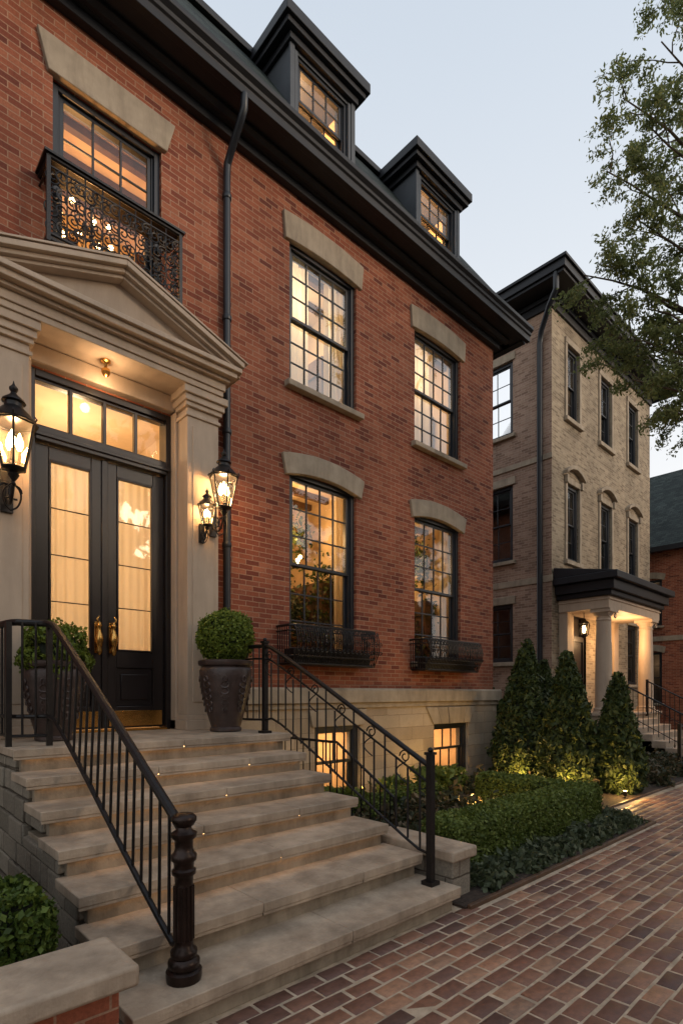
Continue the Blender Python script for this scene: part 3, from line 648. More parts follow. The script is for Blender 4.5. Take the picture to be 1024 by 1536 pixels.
light('hall_light',(2.12,7.1,4.4),46,(1,.68,.38),.15,H)
light('hall_light',(2.12,7.5,2.8),42,(1,.68,.38),.15,H)

mb=MB()
mb.tube([(3.56,5.52,8.66),(3.56,5.53,8.50),(3.56,5.60,8.42),(3.565,5.82,8.22),(3.57,5.92,8.12),(3.57,5.93,7.98),(3.57,5.93,1.75)],.045,12)
for z in (7.7,6.2,4.8,3.4,2.1): mb.lathe([(.054,0),(.058,.01),(.058,.05),(.054,.06)],3.57,5.93,z,14)
mb.finish('downpipe',H,('frame',))

def spiral(mb,ca,cz,b,r,turns,dirn,ph,rad=.008,n=22):
    pts=[]
    for i in range(n):
        t=i/(n-1); an=ph+dirn*turns*2*math.pi*t; rr=r*(1-.86*t); pts.append((ca+rr*math.cos(an),b,cz+rr*math.sin(an)))
    mb.tube(pts,rad,5)
bal=empty('balcony_railing')
mb=MB(f); a0,a1,zb,zt_=1.50,2.84,5.97,6.70; bd=-.30
mb.tube([(a0,0,zt_),(a0,bd,zt_),(a1,bd,zt_),(a1,0,zt_)],.022,6); mb.tube([(a0,0,zt_-.09),(a0,bd,zt_-.09),(a1,bd,zt_-.09),(a1,0,zt_-.09)],.011,6)
mb.tube([(a0,0,zb),(a0,bd,zb),(a1,bd,zb),(a1,0,zb)],.018,6)
mb.box(a0-.04,a1+.04,bd-.04,.0,zt_+.012,zt_+.035); mb.box(a0,a1,bd,.0,zb-.05,zb-.02)
for a in (a0,a1): mb.box(a-.018,a+.018,bd-.018,bd+.018,zb-.08,zt_)
cols=8
for i in range(cols):
    ca=a0+(a1-a0)*(i+.5)/cols
    for j in range(4):
        cz=zb+.08+.155*j; s=1 if (i+j)%2 else -1
        spiral(mb,ca-.035+random.uniform(-.015,.015),cz,bd,.075,1.6,s,1.57*s+random.random()); spiral(mb,ca+.04,cz+.03+random.uniform(-.02,.02),bd-.004,.065,1.5,-s,-1.2*s)
        spiral(mb,ca,cz+.07,bd+.004,.05,1.3,s,3.0*s+random.random(),.006)
    if i: mb.tube([(a0+(a1-a0)*i/cols,bd,zb),(a0+(a1-a0)*i/cols,bd,zt_)],.007,5)
ms=MB(side(a1)); 
for q in range(2):
    for j in range(4): spiral(ms,5.78+.12*q,zb+.1+.155*j,0,.07,1.5,1 if q else -1,1.0)
ms.finish('side_scrollwork',bal,('iron',)); mb.finish('scrollwork_panel',bal,('iron',))

def basket(a0,a1,z0,z1):
    root=empty('window_balconette'); mb=MB(f); bd=-.36
    ring_=lambda z,o: [(a0-o,0,z),(a0-o,bd+.08-o,z),(a0+.08-o*.3,bd-o,z),(a1-.08+o*.3,bd-o,z),(a1+o,bd+.08-o,z),(a1+o,0,z)]
    mb.tube(ring_(z1,0),.018,6); mb.tube(ring_(z1-.07,.005),.010,6); mb.tube(ring_(z0+.02,-.05),.016,6); mb.tube(ring_(z0+.12,-.01),.010,6)
    n=int((a1-a0)/.042)
    for i in range(n+1):
        a=a0+.03+(a1-a0-.06)*i/n
        mb.tube([(a,bd-.05*math.sin(math.pi*min(1,t*1.25))+(.06*(t-.7)/.3 if t>.7 else 0),z1+(z0-z1)*t) for t in (0,.2,.4,.6,.8,1)],.008,5)
        if i%2==0: 
            mb.tube([(a+.020*math.cos(q*math.pi/4),bd-.012,z1-.035+.024*math.sin(q*math.pi/4)) for q in range(8)],.005,4,closed=True)
            spiral(mb,a+.02,z0+.2,bd-.05,.040,1.3,1,0,.006,14); spiral(mb,a+.02,z0+.33,bd-.05,.040,1.3,-1,2,.006,14)
    for k in range(6):
        for X in (a0,a1): mb.tube([(X,-.02-.05*k,z1),(X,-.02-.05*k,z0+.02)],.0075,5)
    mb.box(a0+.05,a1-.05,bd+.06,.0-.02,z0,z0+.02)
    mb.box(a0+.08,a1-.08,bd+.10,-.06,z0+.021,z0+.22)
    mb.finish('iron_basket',root,('iron',))
basket(4.38,5.98,1.98,2.50); basket(7.13,8.72,1.98,2.50)

# ============================================================ STEPS
S=empty('stone_steps')
Y0,TD,NS=2.42,.36,7
SX0,SX1=1.02,3.36
tr=MB(); bo=MB(); ls=MB()
for i in range(NS):
    z=.17*(i+1); yn=Y0+TD*i
    last=i==NS-1
    xr=.08 if last else 0
    y1=6.0 if last else yn+TD+.02
    cuts=[SX0-.06]+([1.9,2.75] if i%2 else [2.3])+[SX1+.05+xr]
    for k in range(len(cuts)-1):
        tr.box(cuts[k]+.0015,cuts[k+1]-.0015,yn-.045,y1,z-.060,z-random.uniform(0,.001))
        # drip lip under the nosing hides the light strip
        tr.box(cuts[k]+.004,cuts[k+1]-.004,yn-.040,yn-.028,z-.082,z-.0601)
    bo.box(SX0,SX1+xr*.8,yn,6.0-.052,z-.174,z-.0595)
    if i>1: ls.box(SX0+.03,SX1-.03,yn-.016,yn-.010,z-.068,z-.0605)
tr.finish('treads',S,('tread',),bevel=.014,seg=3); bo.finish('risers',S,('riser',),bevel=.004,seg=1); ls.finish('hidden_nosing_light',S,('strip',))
mb=MB()
for i in range(NS):
    z=.17*(i+1); yn=Y0+TD*i
    y=yn+.02+random.random()*.05
    while y<5.9:
        L=random.uniform(.28,.5); y2=min(y+L,5.93)
        mb.box(SX0-.022-random.uniform(0,.02),SX0+.03,y+.006,y2-.006,z-.165,z-(.084 if y<yn+.4 else .005)); y=y2
        if y>5.85: break
mb.finish('side_blocks',S,('rough',),bevel=.014,seg=2)

def polyl(pts,step):
    out=[];P=[Vector(p) for p in pts]
    for i in range(len(P)-1):
        L=(P[i+1]-P[i]).length; n=max(1,round(L/step))
        for k in range(n): out.append(P[i].lerp(P[i+1],k/n))
    out.append(P[-1]); return out
def smoothpath(pts,it=2):
    P=[Vector(p) for p in pts]
    for _ in range(it):
        Q=[P[0]]
        for i in range(len(P)-1): Q+= [P[i].lerp(P[i+1],.25),P[i].lerp(P[i+1],.75)]
        Q.append(P[-1]); P=Q
    return P
RL=empty('stair_railing'); mb=MB()
top=[(1.28,2.58,.955),(1.25,4.52,2.10),(1.25,4.72,2.15),(1.15,4.80,2.15),(.99,4.82,2.15),(.98,5.62,2.15)]
mb.tube(smoothpath([(1.28,2.56,.93)]+top[1:],2),.027,10)
bot=[(1.28,2.60,.33),(1.28,2.68,.31),(1.25,4.50,1.38),(1.25,4.72,1.42),(1.15,4.80,1.42),(.99,4.82,1.42),(.98,5.62,1.42)]
mb.tube(smoothpath(bot,2),.017,8)
mb.tube([(1.25,4.72,1.27),(.99,4.82,1.27),(.98,5.62,1.27)],.012,6)
T=polyl([(1.28,2.58,.94),(1.25,4.60,2.12)],.125); B_=polyl([(1.28,2.58,.30),(1.25,4.60,1.42)],.125)
for i,(p,q) in enumerate(zip(T,B_)):
    if i in (0,): continue
    mb.tube([p,(q.x,q.y,q.z)],.0095,6,raw=True)
for seg in (((1.25,4.72),(.99,4.82)),((.99,4.82),(.98,5.62))):
    L=math.dist(*seg); n=max(2,round(L/.1))
    for k in range(n+1):
        x=seg[0][0]+(seg[1][0]-seg[0][0])*k/n; y=seg[0][1]+(seg[1][1]-seg[0][1])*k/n; mb.tube([(x,y,1.26),(x,y,2.15)],.009,6)
for p in ((1.25,4.72),(.99,4.82)): mb.box(p[0]-.02,p[0]+.02,p[1]-.02,p[1]+.02,1.185,2.15)
mb.finish('handrail_and_balusters',RL,('iron',))
mb=MB()
prof=[(.085,0),(.088,.02),(.088,.05),(.07,.06),(.078,.075),(.078,.10),(.06,.115),(.066,.13),(.066,.15),(.048,.17),(.046,.19),(.044,.48),(.046,.52),(.058,.53),(.06,.55),(.048,.56),(.05,.59),(.062,.60),(.064,.625),(.05,.64),(.044,.66),(.046,.70),(.062,.715),(.064,.735),(.04,.75),(.036,.765),(.05,.775),(.062,.795),(.062,.815),(.045,.83),(.005,.836)]
mb.lathe(prof,1.29,2.55,.168,20); 
for k in range(12):
    an=k*math.pi/6; mb.tube([(1.29+.045*math.cos(an),2.55+.045*math.sin(an),.37),(1.29+.045*math.cos(an),2.55+.045*math.sin(an),.64)],.008,5)
mb.finish('newel_post',RL,('bronze',),angle=50)

RR=empty('stair_railing'); mb=MB()
xq=3.28
tp=[(xq,2.58,1.06),(xq,2.72,1.13),(xq,4.50,2.04),(xq,4.72,2.10),(xq+.03,5.62,2.10)]
mb.tube(smoothpath(tp,2),.021,10)
mb.tube(smoothpath([(a,b_,c-.13) for a,b_,c in tp],2),.010,6)
mb.tube(smoothpath([(xq,2.6,.40),(xq,2.72,.42),(xq,4.50,1.36),(xq,4.72,1.32),(xq+.03,5.62,1.32)],2),.012,6)
for k in range(17):
    t=(k+.5)/17; y=2.6+t*2.05; zt2=1.07+(2.06-1.07)*t+.01; zb2=.37+(1.36-.37)*t+.02
    mb.tube([(xq,y,zt2-(.13 if k%3 else 0)),(xq,y,zb2)],.0085,6)
    if k%3==1:
        pts=[]
        for i in range(16):
            u=i/15; an=u*2.6*math.pi; rr=.055*(1-.7*u); pts.append((xq,y+.03+rr*math.cos(an),zt2-.06+rr*math.sin(an)))
        mb.tube(pts,.006,5)
        mb.tube([(xq,y+.02+.10*math.sin(q*math.pi/8),zt2-.10-.16*q/8) for q in range(9)],.006,5)
for k in range(9):
    y=4.72+.9*k/8; mb.tube([(xq+.02,y,2.10),(xq+.02,y,1.32)],.0085,6)
for (y,z0,z1) in ((2.56,.168,1.14),(4.70,1.185,2.12)):
    mb.box(xq-.024,xq+.024,y-.024,y+.024,z0,z1); mb.box(xq-.034,xq+.034,y-.034,y+.034,z1,z1+.02); mb.box(xq-.05,xq+.05,y-.05,y+.05,z0,z0+.03)
    mb.sphere((xq,y,z1+.035),.022)
mb.finish('handrail_and_balusters',RR,('iron',))
AR=empty('basement_railing'); mb=MB()
mb.tube([(4.15,4.55,1.05),(4.15,5.9,1.05)],.016,6); mb.tube([(4.15,4.55,.25),(4.15,5.9,.25)],.010,6)
mb.tube([(4.15,4.55,1.05),(4.15,3.7,.55),(4.15,3.62,.0)],.016,6)
for k in range(12): mb.tube([(4.15,4.55+k*.12,1.05),(4.15,4.55+k*.12,.02)],.008,5)
for k in range(6): mb.tube([(4.15,3.75+k*.14,.58+.08*k),(4.15,3.75+k*.14,.02)],.008,5)
mb.finish('rails',AR,('iron',))
PW=empty('stone_pier'); mb=MB(); mb.box(3.50,3.74,2.52,3.35,-.02,.30); mb.finish('pier_body',PW,('rough',),bevel=.01)
mb=MB(); mb.box(3.46,3.78,2.48,3.38,.30,.39); mb.finish('pier_cap',PW,('tread',),bevel=.018,seg=3)
LW=empty('low_brick_wall'); mb=MB(); mb.box(-3.5,.85,2.24,2.48,-.02,.42); mb.finish('brick_body',LW,('brick',))
mb=MB(); mb.box(-.55,.91,2.17,2.54,.42,.51); mb.box(-1.9,-.553,2.17,2.54,.42,.508); mb.box(-3.5,-1.903,2.17,2.54,.42,.51); mb.finish('stone_coping',LW,('tread',),bevel=.018,seg=3)
hedge('boxwood_hedge',.10,.74,2.72,3.16,0,.66,mat='box',dens=7000,size=.024,am=.03)
hedge('boxwood_hedge',-1.2,.42,3.40,4.4,0,.78,mat='box',dens=3500,size=.03,am=.035)

def planter(x,y,zb,s=1.0,r=.285,leaf_mass='ball'):
    root=empty('potted_topiary'); mb=MB()
    prof=[(.15,0),(.17,.01),(.17,.035),(.155,.05),(.20,.20),(.245,.40),(.275,.58),(.28,.65),(.27,.68),(.255,.695),(.285,.71),(.295,.73),(.295,.755),(.28,.765),(.25,.765),(.245,.72)]
    prof=[(a*s,b*s) for a,b in prof]
    mb.lathe(prof,x,y,zb,36)
    for k in range(8):
        an=k*math.pi/4+.2
        for j in range(6):
            z=zb+(.24+.065*j)*s; rr=np.interp((z-zb)/s,[.2,.4,.58],[.20,.245,.275])*s
            pts=[]
            for q in range(10):
                t=q/9*2*math.pi; da=.16*math.cos(t)*(.6 if j in(0,5) else 1); pts.append((x+(rr+.004)*math.cos(an+da),y+(rr+.004)*math.sin(an+da),z+.03*s*math.sin(t)))
            mb.tube(pts,.008*s,4,closed=True)
    mb.finish('ornate_pot',root,('pot',))
    c=MB(); c.lathe([(.24*s,0),(.24*s,.02)],x,y,zb+.70*s,24); c.finish('pot_soil',root,('soil',))
    if leaf_mass=='ball': ball(root,(x,y,zb+.765*s+r*.86),r,11000,.020,'topi')
    else: ball(root,(x,y,zb+.78*s+.05),r*.95,6000,.026,'topi',am=.05)
planter(3.13,5.22,1.19); planter(1.42,5.22,1.19,.9,.25,'bush')

def lantern(x,y,z,s=1.0,W=6,wall_y=5.62,name='wall_lantern'):
    root=empty(name); mb=MB(); g=MB(); k6=6
    zt,zb,rt,rb=z+.17*s,z-.17*s,.155*s,.085*s
    ang=[i*math.pi/3+.3 for i in range(k6)]
    T=[(x+rt*math.cos(a),y+rt*math.sin(a),zt) for a in ang]; Bq=[(x+rb*math.cos(a),y+rb*math.sin(a),zb) for a in ang]
    for i in range(6):
        mb.tube([T[i],Bq[i]],.009*s,5); mb.tube([T[i],T[(i+1)%6]],.011*s,5); mb.tube([Bq[i],Bq[(i+1)%6]],.010*s,5)
        g.quad([Bq[i],Bq[(i+1)%6],T[(i+1)%6],T[i]])
        a=ang[i]; mb.tube([T[i],(x+rt*1.15*math.cos(a),y+rt*1.15*math.sin(a),zt+.03*s),(x+rt*1.05*math.cos(a),y+rt*1.05*math.sin(a),zt+.05*s)],.007*s,5)
    mb.lathe([(rt*1.08,0),(rt*1.1,.012*s),(rt*.78,.07*s),(rt*.50,.115*s),(rt*.42,.125*s),(rt*.42,.155*s),(rt*.55,.165*s),(rt*.5,.18*s),(rt*.2,.22*s),(rt*.12,.24*s),(rt*.2,.26*s),(rt*.2,.275*s),(rt*.06,.30*s),(.002,.33*s)],x,y,zt,12)
    mb.lathe([(.004,-.14*s),(.018*s,-.12*s),(.008*s,-.10*s),(.03*s,-.07*s),(.04*s,-.05*s),(.03*s,-.03*s),(rb*.9,-.012*s),(rb,0)],x,y,zb,12)
    wy=wall_y
    mb.tube(smoothpath([(x,y,zb-.06*s),(x,y+.03,zb-.16*s),(x,y+(wy-y)*.4,zb-.26*s),(x,wy-.02,zb-.20*s),(x,wy-.01,zb-.05*s)],2),.012*s,6)
    for sg_ in (-1,1):
        mb.tube([(x+sg_*.035*s+.045*s*math.cos(t)*sg_,y+(wy-y)*.45,zb-.15*s+.055*s*math.sin(t)) for t in [q*.5 for q in range(11)]],.008*s,5)
        mb.tube(smoothpath([(x,y+.02,zb-.10*s),(x+sg_*.07*s,y+.05,zb-.17*s),(x+sg_*.05*s,y+.08,zb-.27*s),(x,y+.1,zb-.30*s)],2),.007*s,5)
    mb.box(x-.045*s,x+.045*s,wy-.012,wy+.02,zb-.28*s,zb+.06*s)
    mb.finish('lantern_frame',root,('iron',)); g.finish('lantern_panes',root,('lglass',),recalc=False)
    b=MB()
    for i in range(3):
        a=i*2.1; bx,by=x+.04*s*math.cos(a),y+.04*s*math.sin(a)
        b.lathe([(.011*s,-.12*s),(.011*s,-.03*s)],bx,by,z,8,1); b.lathe([(.010*s,-.03*s),(.027*s,.01*s),(.024*s,.05*s),(.004*s,.11*s)],bx,by,z,8,0)
    b.finish('candle_bulbs',root,('bulb','stone'))
    light('lantern_light',(x,y,z+.10*s),W,(1,.60,.27),.04*s,root)
    return root
lantern(1.14,5.36,3.72,1.12,16); lantern(3.20,5.38,3.84,.98,18); lantern(3.06,5.50,3.58,.62,7.0)
PL=empty('porch_pendant'); mb=MB(); mb.lathe([(.05,0),(.05,-.012),(.02,-.03),(.012,-.06),(.02,-.075),(.04,-.09),(.045,-.12),(.03,-.15),(.008,-.17)],2.05,5.75,5.0,14); mb.finish('pendant_body',PL,('brass',))
light('porch_light',(2.05,5.72,4.76),7,(1,.66,.36),.05,PL)

# ============================================================ GARDEN
BED=empty('flower_bed')
mb=MB(); mb.box(3.44,7.38,2.36,5.94,-.05,.015); mb.box(7.38,14.5,3.08,6.9,-.05,.013); mb.box(3.38,3.44,3.4,5.94,-.05,.012); mb.box(-5,.98,2.5,5.94,-.05,.014); mb.finish('bed_soil',BED,('soil',))
mb=MB(); mb.box(3.46,7.44,2.325,2.36,-.02,.03); mb.box(7.40,7.44,2.36,3.06,-.02,.03); mb.box(7.44,14.5,3.05,3.08,-.02,.028); mb.finish('bed_edging',BED,('wood',),bevel=.005)
hedge('garden_hedge',4.05,7.12,2.86,3.26,0,.44,dens=7000,size=.024,am=.012); hedge('garden_hedge',6.72,7.12,3.29,4.45,0,.44,dens=6500,size=.024,am=.012); hedge('garden_hedge',4.2,6.4,4.75,5.0,0,.30,dens=3500)
P=[];Q=[]
for k in range(95):
    x=random.uniform(3.75,7.3); y=random.uniform(2.42,2.76); r=random.uniform(.05,.10); n=75
    P.append(np.c_[x+rng.normal(size=n)*r*.6,y+rng.normal(size=n)*r*.5,.015+np.abs(rng.normal(size=n))*r*.55])
for k in range(30):
    x=random.uniform(7.2,7.35); y=random.uniform(2.5,4.2); r=.08; n=60
    P.append(np.c_[x+rng.normal(size=n)*r*.5,y+rng.normal(size=n)*r*.6,.02+np.abs(rng.normal(size=n))*r*.6])
leaves('groundcover',np.concatenate(P),.034,'cover',BED,2.2)
for k in range(65):
    x=random.uniform(3.9,6.5); y=random.uniform(3.45,5.7); r=random.uniform(.10,.17); n=150
    Q.append(np.c_[x+rng.normal(size=n)*r*.55,y+rng.normal(size=n)*r*.55,.02+np.abs(rng.normal(size=n))*r*.7])
for k in range(60):
    x=random.uniform(7.4,9.4); y=random.uniform(3.5,5.7); r=random.uniform(.08,.15); n=130
    Q.append(np.c_[x+rng.normal(size=n)*r*.55,y+rng.normal(size=n)*r*.55,.02+np.abs(rng.normal(size=n))*r*.7])
for k in range(60):
    x=random.uniform(9.6,14.3); y=random.uniform(3.15,4.6); r=random.uniform(.10,.2); n=130
    Q.append(np.c_[x+rng.normal(size=n)*r*.55,y+rng.normal(size=n)*r*.5,.02+np.abs(rng.normal(size=n))*r*.7])
leaves('bed_plants',np.concatenate(Q),.045,'cover2',BED,2.2)
Q=[]
for (x,y,r,h) in ((6.9,5.4,.22,.42),(7.5,5.5,.25,.35),(6.2,5.5,.2,.3),(4.7,5.2,.3,.35)):
    n=900; Q.append(np.c_[x+rng.normal(size=n)*r*.5,y+rng.normal(size=n)*r*.5,rng.random(n)*h])
leaves('shrubs',np.concatenate(Q),.06,'hedge',BED,2.6)
conifer('arborvitae_tree',9.15,5.05,2.35,.50,11000); conifer('arborvitae_tree',8.95,4.12,2.22,.44,11000); conifer('arborvitae_tree',9.30,3.48,1.88,.35,9000)
conifer('arborvitae_tree',10.35,5.6,2.65,.46,9000); conifer('arborvitae_tree',10.2,4.75,2.35,.42,8000); conifer('arborvitae_tree',9.95,6.4,2.1,.5,7000); conifer('arborvitae_tree',11.6,5.9,2.3,.5,6000)
for i,(x,y,W) in enumerate(((7.45,3.75,10),(8.80,3.18,16),(6.1,4.0,7),(4.5,5.3,9),(8.38,3.85,22),(8.48,4.75,24),(7.2,5.6,9),(9.6,4.3,12),(5.6,5.6,8))):
    gr=empty('garden_light'); mb=MB(); mb.tube([(x,y,-.01),(x,y,.06)],.012,6); mb.lathe([(.028,0),(.034,.02),(.034,.07),(.028,.07)],x,y,.05,12,0); mb.lathe([(.026,0),(.026,.004)],x,y,.119,12,1); mb.finish('spotlight_body',gr,('iron','bulb2'))
    light('garden_lamp',(x,y,.24),W,(1,.60,.18),.03,gr)

# ============================================================ NEIGHBOUR
G=empty('tan_brick_house'); fy=front(7.0); fx=side(14.2)
BX0,BX1,BT=14.2,21.7,12.35
up=[(15.08,15.86,9.35,11.4),(17.34,18.2,9.35,11.4),(19.6,20.45,9.35,11.4)]
md=[(15.08,15.86,5.35,7.5),(17.34,18.2,5.35,7.5),(19.6,20.45,5.35,7.5)]
lo=[(15.25,16.35,1.0,3.9),(19.6,20.45,1.9,3.9)]
mb=MB(fy); wall(mb,BX0,BX1,-.06,BT,up+md+lo)
mb.quad([(BX1,0,-.06),(BX1,9,-.06),(BX1,9,BT),(BX1,0,BT)]); mb.quad([(BX0,9,-.06),(BX1,9,-.06),(BX1,9,BT),(BX0,9,BT)])
mb.finish('front_wall',G,('tanbrick',),recalc=False)
sw=[(8.15,9.25,9.0,11.1),(8.15,9.25,5.4,7.55),(8.15,9.25,2.5,4.15),(11.5,12.6,9.0,11.1),(11.5,12.6,5.4,7.55)]
mb=MB(fx); wall(mb,7.0,16.0,-.06,BT,sw); mb.finish('side_wall',G,('pinkbrick',),recalc=False)
mb=MB(fy)
for a in up: flare_lintel(mb,a[0],a[1],a[3],.16,.0,.12,-.05); mb.box(a[0]-.12,a[0],-.04,.03,a[2],a[3]); mb.box(a[1],a[1]+.12,-.04,.03,a[2],a[3]); sill(mb,a[0],a[1],a[2],ov=.15,h=.14)
for a in md:
    mb.box(a[0]-.12,a[0],-.04,.03,a[2],a[3]); mb.box(a[1],a[1]+.12,-.04,.03,a[2],a[3]); mb.box(a[0]-.12,a[1]+.12,-.045,.03,a[3],a[3]+.15)
    arch_lintel(mb,a[0]-.12,a[1]+.12,a[3]+.20,.22,.10,.08,.0,-.14); mb.box(a[0]-.14,a[0]-.04,-.10,0,a[3]-.02,a[3]+.20); mb.box(a[1]+.04,a[1]+.14,-.10,0,a[3]-.02,a[3]+.20)
    sill(mb,a[0],a[1],a[2],ov=.15,h=.14)
for a in lo[1:]: flare_lintel(mb,a[0],a[1],a[3],.2,.05); sill(mb,a[0],a[1],a[2])
mb.box(BX0-.03,BX1,-.03,.02,.0,.9)
mb.finish('front_stone_trim',G,('stone',),bevel=.01)
mb=MB(fx)
for a in sw: flare_lintel(mb,a[0],a[1],a[3],.22,.0,.08,-.04); sill(mb,a[0],a[1],a[2],ov=.1,h=.12)
mb.box(6.97,16,-.03,.02,4.62,4.80); mb.box(6.975,16,-.035,.02,7.95,8.10)
mb.finish('side_stone_trim',G,('stone',),bevel=.01)
for i,a in enumerate(up+md+lo[1:]): window(G,fy,*a,cols=2,rt=2,rb=2,room='roomdark',W=(22 if i==0 else 5 if i==3 else 0),glass='glass',rd=1.0,reveal='tanbrick',curt='left' if i in(1,3,4) else 'none',ext=.1,fw=.09)
for i,a in enumerate(sw): window(G,fx,*a,cols=2,rt=2,rb=2,room='roomdark',W=0,glass='glass',rd=1.0,reveal='pinkbrick',ext=.1,fw=.09)
mb=MB(fy); a=lo[0]
mb.box(a[0],a[0]+.1,.05,.15,a[2],a[3]); mb.box(a[1]-.1,a[1],.05,.15,a[2],a[3]); mb.box(a[0]+.1,a[1]-.1,.05,.15,3.1,3.25); mb.box(a[0]+.1,a[1]-.1,.09,.14,a[2],3.1); mb.box(a[0]+.1,a[1]-.1,.052,.15,3.8,3.9)
for z0,z1 in ((1.2,1.8),(2.0,3.0)): mb.box(a[0]+.25,a[1]-.25,.07,.1,z0,z1)
mb.box(a[0]+.1,a[1]-.1,.145,.15,3.25,3.8)
mb.finish('entrance_door',G,('door',),bevel=.01)
mb=MB()
def rr_(o,z0,z1): mb.box(BX0-o,BX1+o,7-o,16+o,z0,z1)
rr_(.06,12.0,12.2); rr_(.12,12.2,12.32); rr_(.62,12.34,12.42); rr_(.68,12.42,12.62); rr_(.74,12.62,12.70)
mb.finish('eave_cornice',G,('navy',),bevel=.01)
mb=MB(); o=.72
mb.add([(BX0-o,7-o,12.70),(BX1+o,7-o,12.70),(BX1+o,16+o,12.70),(BX0-o,16+o,12.70),(BX0+3,10.6,14.0),(BX1-3,10.6,14.0),(BX1-3,12.5,14.0),(BX0+3,12.5,14.0)],[(0,1,5,4),(1,2,6,5),(2,3,7,6),(3,0,4,7),(4,5,6,7)])
mb.finish('hip_roof',G,('shingle',))
mb=MB(); mb.tube([(13.62,6.6,12.45),(13.62,6.6,12.0),(13.75,6.85,11.75),(14.05,7.22,11.4),(14.12,7.3,11.1),(14.12,7.3,.3)],.075,10); mb.finish('downpipe',G,('frame',))
QX0,QX1,QY=14.5,18.4,5.6
mb=MB(); 
mb.box(QX0,QX1,QY+.05,6.97,-.05,1.0)
mb.finish('porch_base',G,('block',),bevel=.01)
mb=MB(); mb.box(QX0-.05,QX1+.05,QY,6.96,1.0,1.07)
for k in range(6): mb.box(14.75,17.2,QY-.3*(k+1),QY+.02,.0,.90-.155*k)
mb.finish('porch_floor_and_steps',G,('tread',),bevel=.015)
mb=MB()
def column(x,y):
    prof=[(.23,0),(.23,.06),(.205,.07),(.215,.10),(.215,.13),(.185,.15),(.18,.18),(.178,.9),(.172,1.6),(.155,2.38),(.155,2.42),(.17,2.44),(.17,2.46),(.155,2.48),(.155,2.54),(.20,2.60),(.22,2.64)]
    mb.lathe([(r_*1.15,z_) for r_,z_ in prof],x,y,1.07,24); mb.box(x-.27,x+.27,y-.27,y+.24,3.71,3.80); mb.box(x-.27,x+.27,y-.27,y+.25,1.065,1.10)
    for sx in (-1,1):
        mb.tube([(x+sx*(.19+.06*math.cos(t)),y-.22,3.64+.06*math.sin(t)) for t in [q*.6 for q in range(11)]],.02,6)
column(14.85,5.9); column(17.95,5.9)
mb.box(14.6,14.98,6.75,6.99,1.07,3.8); mb.box(17.8,18.15,6.75,6.99,1.07,3.8)
mb.box(QX0+.05,QX1-.05,QY+.05,6.98,3.80,4.12); mb.box(QX0+.02,QX1-.02,QY+.02,6.985,4.02,4.06)
mb.finish('portico_columns_and_beam',G,('trim',),bevel=.008)
mb=MB(); mb.box(QX0-.05,QX1+.05,QY-.05,6.99,4.12,4.25); mb.box(QX0-.15,QX1+.15,QY-.15,6.985,4.25,4.50); mb.box(QX0-.28,QX1+.28,QY-.28,6.98,4.50,4.68)
mb.prismX([(QY-.26,4.68),(6.97,4.68),(6.97,4.98)],QX0-.26,QX1+.26)
mb.finish('portico_dark_cornice',G,('navy',),bevel=.015)
light('porch_light',(16.9,6.1,3.2),95,(1,.60,.28),.08,G)
def pend(x,y,z):
    root=empty('hanging_lantern'); mb=MB(); mb.tube([(x,y,3.8),(x,y,z+.28)],.01,5)
    mb.lathe([(.02,.28),(.05,.25),(.15,.17),(.15,.15)],x,y,z,6,0); mb.lathe([(.10,-.16),(.10,-.19),(.02,-.24)],x,y,z,6,0); mb.lathe([(.03,-.1),(.05,0),(.03,.1)],x,y,z,8,1)
    for i in range(6):
        a=i*math.pi/3; mb.tube([(x+.14*math.cos(a),y+.14*math.sin(a),z+.15),(x+.10*math.cos(a),y+.10*math.sin(a),z-.16)],.014,4)
    mb.finish('lantern_body',root,('iron','bulb2')); light('lantern_light',(x,y,z-.02),25,(1,.58,.25),.06,root)
pend(15.05,6.5,3.35)
def srail(pts,post=True):
    root=empty('step_railing'); mb=MB(); P=polyl(pts,.13)
    mb.tube(pts,.02,6); mb.tube([(a,b_,c-.72) for a,b_,c in pts],.01,5)
    for p in P: mb.tube([p,(p.x,p.y,p.z-.85)],.009,4,raw=True)
    for p in (pts[0],pts[-1]): mb.box(p[0]-.03,p[0]+.03,p[1]-.03,p[1]+.03,max(-.02,p[2]-1.0),p[2]+.05)
    mb.finish('rails',root,('iron',))
srail([(14.72,5.6,1.95),(14.72,3.85,1.0)]); srail([(17.15,5.6,1.95),(17.15,3.85,1.0)]); srail([(12.2,3.4,.95),(14.6,3.5,.95)])

K=empty('brick_house'); fk=side(25.0)
mb=MB(fk); kw=[(5.2,6.2,4.4,6.3),(7.6,8.6,4.4,6.3),(5.2,6.2,1.2,3.3),(7.6,8.6,1.2,3.3)]
wall(mb,-1,13,-.06,7.5,kw); mb.quad([(-1,0,-.06),(-1,10,-.06),(-1,10,7.5),(-1,0,7.5)]); mb.quad([(13,0,-.06),(13,10,-.06),(13,10,7.5),(13,0,7.5)])
mb.finish('brick_walls',K,('brick',),recalc=False)
mb=MB(fk); 
for a in kw: arch_lintel(mb,a[0],a[1],a[3]-.05,.12,.25); sill(mb,a[0],a[1],a[2])
mb.box(-1.03,13,-.05,.02,3.75,3.95); mb.finish('stone_trim',K,('stone',),bevel=.01)
for a in kw: window(K,fk,*a,cols=2,rt=2,rb=2,room='roomdark',W=5,rd=1.0,ext=.1,glass='glass')
mb=MB(); mb.add([(24.6,-1.4,7.5),(24.6,13.4,7.5),(35.4,13.4,7.5),(35.4,-1.4,7.5),(30,-1.4,12.4),(30,13.4,12.4)],[(0,1,5,4),(3,2,5,4),(0,4,3),(1,2,5),(0,1,2,3)]); mb.finish('gable_roof',K,('shingle',))
mb=MB(); mb.box(24.5,24.68,-1.4,13.4,7.36,7.56); mb.finish('gutter',K,('navy',))

